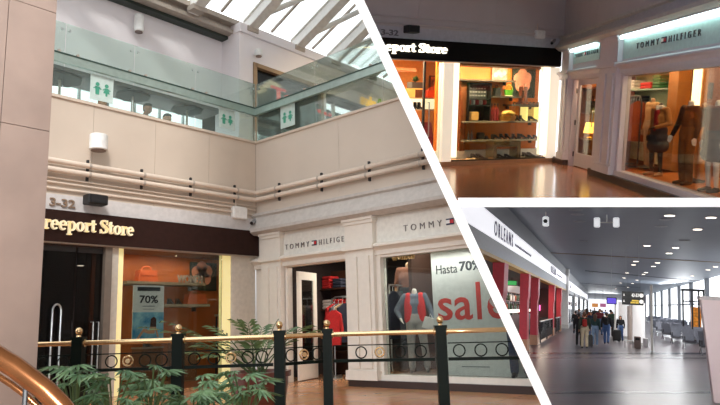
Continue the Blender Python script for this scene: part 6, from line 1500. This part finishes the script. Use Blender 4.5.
P2 = walker(595, 346, 313.5, 'wB', PI, 'person with long brown hair, dark teal top and light jeans walking away', dict(body=skin, shirt=teal3, trousers=jeans, shoes=mat('pale_shoe', (200, 200, 200), .6), hair=hairb), fem())
P3 = walker(606.5, 344, 312, 'wD', PI-.1, 'person in a black jacket with a black backpack and blue jeans walking away', dict(body=skin, shirt=blk, trousers=djeans, shoes=black, hair=haird), male())
P4 = walker(620.5, 341.5, 315.5, 'wE', -.2, 'person in a dark top with long dark hair pulling a black suitcase', dict(body=skin, shirt=blk, trousers=djeans, shoes=black, hair=haird), fem())
def backpack(P, m, lab, dz=1.22):
    mw = P.matrix_basis; c = mw @ Vector((0, .19, 1.02)); sc = mw.to_scale().x
    t = Thing(Frame(Matrix.Identity(4), 3), 'backpack', lab, 'backpack', (0, 0, 0)); t.o.matrix_basis = mw @ Matrix.Translation((0, .2, 1.02)); t.loc = Vector((0, 0, 0))
    MB().rbox((0, 0, .2), (.21, .14, .36), .05).build('body', m, t); MB().rbox((0, .085, .13), (.15, .05, .18), .02).build('pocket', m, t)
    for q in (-1, 1): MB().tube([(q*.1, -.07, .42), (q*.11, -.14, .46), (q*.12, -.2, .42)], .018, 6).build('strap', darkmetal, t)
backpack(P1, cl('red_pack', (160, 40, 36)), 'red backpack on the person in the dark green jacket')
backpack(P3, blk, 'black backpack on the person in blue jeans')
b = H3.onz(616.8, 341.5)
t = Thing(H3, 'suitcase', 'black wheeled suitcase beside the person with long dark hair', 'suitcase', (b.x, b.y-.25, 0), .2); t.loc = Vector((0, 0, 0))
MB().rbox((0, 0, .36), (.42, .25, .6), .04).build('shell', black, t)
MB().tube([(-.12, .08, .65), (-.12, .08, 1.0), (.12, .08, 1.0), (.12, .08, .65)], .012, 6).build('handle', steel, t)
for q in (-1, 1): MB().tube([(q*.16-.02, .06, .035), (q*.16+.02, .06, .035)], .035, 10).build('wheel', darkmetal, t)
for i, (u, lab, L) in enumerate(((589.3, 'dark wheeled bag between the red backpack and the light jeans', .4),)):
    b = H3.onz(u, 347.5); t = Thing(H3, 'suitcase', lab, 'suitcase', (b.x, b.y, 0), .1); t.loc = Vector((0, 0, 0))
    MB().rbox((0, 0, .32), (.3, .22, .54), .04).build('shell', mat('grey_case', (54, 54, 58), .5), t); MB().tube([(-.1, .06, .58), (-.1, .06, .95), (.1, .06, .95), (.1, .06, .58)], .012, 6).build('handle', steel, t)
    for q in (-1, 1): MB().tube([(q*.12-.02, .06, .035), (q*.12+.02, .06, .035)], .035, 10).build('wheel', darkmetal, t)
crowd = [(575.5, 334, 'wC', 'black', 'navy', 0), (579, 330, 'wA', 'grey', 'black', 1), (587, 334, 'wB', 'rust', 'black', 0), (591, 336, 'wC', 'navy', 'denim', 1), (590.5, 328, 'wD', 'black', 'black', 0), (599.8, 335, 'wA', 'maroon', 'denim', 1), (598, 329, 'wB', 'red', 'black', 0), (602, 332, 'wC', 'white', 'navy', 0), (610.7, 337, 'wD', 'dark green', 'black', 0), (612.5, 330, 'wB', 'grey', 'navy', 1), (605.5, 326, 'wA', 'blue', 'black', 0), (594.5, 325, 'wD', 'black', 'denim', 1), (585, 324.5, 'wC', 'teal', 'black', 1)]
cw = ['by the glazed shops', 'behind the person in black', 'behind the red backpack', 'beside the light jeans', 'far behind the backpack', 'behind the light jeans', 'far down the hall centre', 'left of the black backpack', 'right of the black backpack', 'by the slim post', 'far behind the black backpack', 'farthest down the hall', 'far along the glazed shops']
cc = {'black': (26, 26, 30), 'navy': (36, 42, 64), 'grey': (110, 110, 116), 'rust': (150, 76, 46), 'denim': (76, 98, 136), 'maroon': (110, 36, 44), 'red': (190, 44, 44), 'white': (216, 212, 208), 'dark green': (40, 64, 48), 'blue': (60, 90, 150), 'teal': (36, 92, 92)}
kws = {'wA': male(), 'wB': fem(), 'wC': dict(pose=walkB), 'wD': male()}
for i, (u, v, key, c1_, c2__, fc) in enumerate(crowd):
    b = H3.onz(u, v)
    person(H3, key, (b.x, b.y, 0), PI if fc == 0 else .2, f'person in a {c1_} top and {c2__} trousers {cw[i]}', dict(body=[skin, skin2][i % 2], shirt=cl(c1_.replace(' ', '_')+'_top', cc[c1_]), trousers=cl(c2__+'_legs', cc[c2__]), shoes=black, hair=[haird, hairb][i % 2]), sc=.9+.06*(i % 3), group='crowd down the concourse', **kws[key])
sit = dict(kL=(.1, -.42, .52), aL=(.1, -.42, .085), kR=(-.1, -.42, .52), aR=(-.1, -.42, .085), hL=(.09, 0, .92), eL=(.24, -.08, 1.14), wL=(.14, -.3, 1.0), eR=(-.24, -.08, 1.14), wR=(-.14, -.3, 1.0))
def lamps3():
    area_in(H3, 'window_daylight', (SR-.6, 80, 2.4), (0, 78, 1.2), 70, 3.6, 8500, (.95, .98, 1))
    for y in (26, 38, 52, 70, 95): area_in(H3, f'downlight_group', (2.5, y, HC-.2), (2.5, y, 0), 3, 3, 330, (1, .98, .96))
    area_in(H3, 'pillar_fill', (3.2, 3, 2.0), (2.9, 14.5, 1.9), 1, .6, 48, (1, .97, .95), 50)  # added fill near the camera to brighten the pale pillar, no fixture there
    area_in(H3, 'far_daylight_lamp', (0, FAR-2, 2.5), (0, 60, 1.5), 6, 3, 500, (.96, .98, 1))
    area_in(H3, 'bar_lamp', (-4.0, 44, zA-.15), (-4.2, 44, 0), 1.0, 14, 260, (1, .78, .6))

# ================================================================== COLLAGE BORDER WALLS, CUTS, CAMERA, LIGHT
def camplane(p, q):
    """plane through the camera and two pixels: unit normal in the world"""
    return (R1 @ ray(*p)).cross(R1 @ ray(*q)).normalized()
nA = camplane((358.7, 0), (546.5, 405))                 # between the atrium and the two other places
if nA.dot(R1 @ ray(600, 200)) < 0: nA = -nA
nT = camplane((500, 202.4), (700, 202.4))               # between the evening shops and the concourse
if nT.dot(R1 @ ray(600, 100)) < 0: nT = -nT
border_mat = mat('border_white', (252, 252, 252), .9, var=.004)
def divider(name, pix0, pix1, nrm, half, t0, t1):
    a0, a1, b1, b0 = [CAM + (R1 @ ray(*p))*t for p, t in ((pix0, t0), (pix1, t0), (pix1, t1), (pix0, t1))]
    mb = MB().prism([p - nrm*half for p in (a0, a1, b1, b0)], nrm*(2*half))
    return tag(mb.build(name, border_mat, None, Frame(Matrix.Identity(4), 0), (0, 0, 0)), None, None, None, 'structure')
T0 = 4.2
lineA = lambda v: (358.7+.4637*v, v)
divider('border_divider', lineA(-330), lineA(440), nA, 9.62*T0/F/2, T0, 32)  # collage border built as a solid wall, raised out of view to stop sun
divider('border_divider_flat', (458, 202.4), (900, 202.4), nT, 9.3*T0/F/2, T0, 30)  # collage border between the evening shops and concourse, built as a slab

WMC = {}
def wm(o):
    if o.name in WMC: return WMC[o.name]
    m = o.matrix_basis if o.parent is None else wm(o.parent) @ o.matrix_basis
    WMC[o.name] = m.copy(); return WMC[o.name]
def room_of(o):
    while o.parent is not None: o = o.parent
    return o.get('room', 0)
def cut(o, planes):
    m = wm(o); me = o.data
    for co, nr in planes:                                # keep the side the normal points away from
        ds = [(m @ v.co - co).dot(nr) for v in me.vertices]
        if not ds: return False
        if max(ds) <= 1e-5: continue
        if min(ds) >= -1e-5: return False
        if me.users > 1: me = me.copy(); o.data = me
        mi = m.inverted(); bm = bmesh.new(); bm.from_mesh(me)
        nl = (m.to_3x3().transposed() @ nr).normalized()
        r = bmesh.ops.bisect_plane(bm, geom=bm.verts[:]+bm.edges[:]+bm.faces[:], plane_co=mi @ co, plane_no=nl, clear_outer=True)
        ce = [e for e in r['geom_cut'] if isinstance(e, bmesh.types.BMEdge)]
        if ce:
            try: bmesh.ops.holes_fill(bm, edges=ce, sides=0)
            except Exception: pass
        bm.to_mesh(me); bm.free()
    return len(me.polygons) > 0
hA = nA*(9.62*T0/F/2); hT = nT*(9.3*T0/F/2)
PL = {1: [(CAM-hA, nA)], 2: [(CAM+hA, -nA), (CAM+hT, -nT)], 3: [(CAM+hA, -nA), (CAM-hT, nT)]}
dead = []
for o in list(bpy.data.objects):
    if o.type != 'MESH': continue
    r = room_of(o)
    if r in PL and not cut(o, PL[r]): dead.append(o)
for o in dead:
    for ch in list(o.children):
        if ch not in dead: bpy.data.objects.remove(ch)
    bpy.data.objects.remove(o)
for o in list(bpy.data.objects):
    if o.type == 'EMPTY' and not o.children: bpy.data.objects.remove(o)
for o in bpy.data.objects:
    for kx in ('room', 'off'):
        if kx in o: del o[kx]

cam = bpy.data.cameras.new('camera'); co = bpy.data.objects.new('camera', cam); C.objects.link(co)
cam.sensor_width = 36; cam.lens = 36*F/720; cam.clip_start = .05; cam.clip_end = 500
co.matrix_world = CAMW; SC.camera = co
def area(name, M, sx, sy, watts, col=(1, 1, 1), spread=180):
    l = bpy.data.lights.new(name, 'AREA'); l.shape = 'RECTANGLE'; l.size = sx; l.size_y = sy; l.energy = watts; l.color = col; l.spread = math.radians(spread)
    o = bpy.data.objects.new(name, l); C.objects.link(o); o.matrix_world = M; return o
def aim(pos, target):
    d = (Vector(target)-Vector(pos)).normalized(); m = d.to_track_quat('-Z', 'Y').to_matrix().to_4x4(); m.translation = Vector(pos); return m
def area_in(fr, name, pos, target, sx, sy, watts, col=(1, 1, 1), spread=180):
    z = -((fr.M @ Vector(target))-(fr.M @ Vector(pos))).normalized(); x = fr.M.to_3x3() @ Vector((1, 0, 0)); x = (x - z*x.dot(z))
    if x.length < .2: x = fr.M.to_3x3() @ Vector((0, 1, 0)); x = (x - z*x.dot(z))
    x.normalize(); m = Matrix((x, z.cross(x), z)).transposed().to_4x4(); m.translation = fr.M @ Vector(pos)
    return area(name, m, sx, sy, watts, col, spread)
def point(fr, name, pos, watts, col=(1, 1, 1), r=.08):
    l = bpy.data.lights.new(name, 'POINT'); l.energy = watts; l.color = col; l.shadow_soft_size = r
    o = bpy.data.objects.new(name, l); C.objects.link(o); o.matrix_world = fr.M @ Matrix.Translation(Vector(pos)); return o
# added fill by the camera, no fixture, to whiten the border walls
area('front_fill', aim(CAM + R1 @ Vector((.15, .3, .4)), CAM + R1 @ Vector((1.1, -.1, -4.2))), .5, .3, 190)
# daylight: high sun through the glass roof and a bright overcast dome
sun = bpy.data.lights.new('sun', 'SUN'); sun.energy = 2.4; sun.angle = math.radians(9); sun.color = (1, .97, .93)
so = bpy.data.objects.new('sun', sun); C.objects.link(so); so.matrix_world = aim((0, 0, 20), Vector((0, 0, 20))+Vector((.45, .62, -.64)))
w = bpy.data.worlds.new('sky'); SC.world = w; w.use_nodes = True; nt = w.node_tree
bg = nt.nodes['Background']; tc = nt.nodes.new('ShaderNodeTexCoord'); sp = nt.nodes.new('ShaderNodeSeparateXYZ'); rpn = nt.nodes.new('ShaderNodeValToRGB')
nt.links.new(tc.outputs['Generated'], sp.inputs[0]); nt.links.new(sp.outputs['Z'], rpn.inputs['Fac']); nt.links.new(rpn.outputs['Color'], bg.inputs['Color'])
e = rpn.color_ramp.elements; e[0].position = .0; e[0].color = (.12, .12, .125, 1); e[1].position = .3; e[1].color = (.90, .93, .96, 1)
bg.inputs['Strength'].default_value = 3.0
# shop lamps of the atrium
def lamps1():
    area_in(A1, 'display_lamp', ((xq+xe)/2, .35, 2.44), ((xq+xe)/2, .45, 0), 1.6, .3, 15, (1, .8, .55))
    area_in(B1, 'window_lamp', (4.4, 1.0, 2.58), (4.4, .9, 0), 3.6, .7, 95, (1, .93, .84))
    area_in(B1, 'poster_fill', (5.2, .12, 2.12), (5.2, .4, 1.0), 3.2, .08, 22, (1, .95, .9))  # added light inside the window head, to brighten the sale poster
    area_in(B1, 'shop_lamp', (1.7, 1.4, 2.58), (1.7, 1.5, 0), 1.2, .8, 45, (1, .88, .74))
    area_in(A1, 'gallery_lamp', (-2.5, 3.2, 6.05), (-2.5, 3.2, 3), 5, 2, 60)
lamps1()
if 'lamps2' in globals(): lamps2()
if 'lamps3' in globals(): lamps3()
SC.view_settings.view_transform = 'Standard'; SC.view_settings.look = 'None'; SC.view_settings.exposure = 0; SC.view_settings.gamma = 1
SC.view_settings.use_curve_mapping = False
try:
    SC.cycles.max_bounces = 8; SC.cycles.transparent_max_bounces = 16; SC.cycles.use_denoising = True; SC.cycles.caustics_reflective = False; SC.cycles.sample_clamp_indirect = 4
except Exception: pass
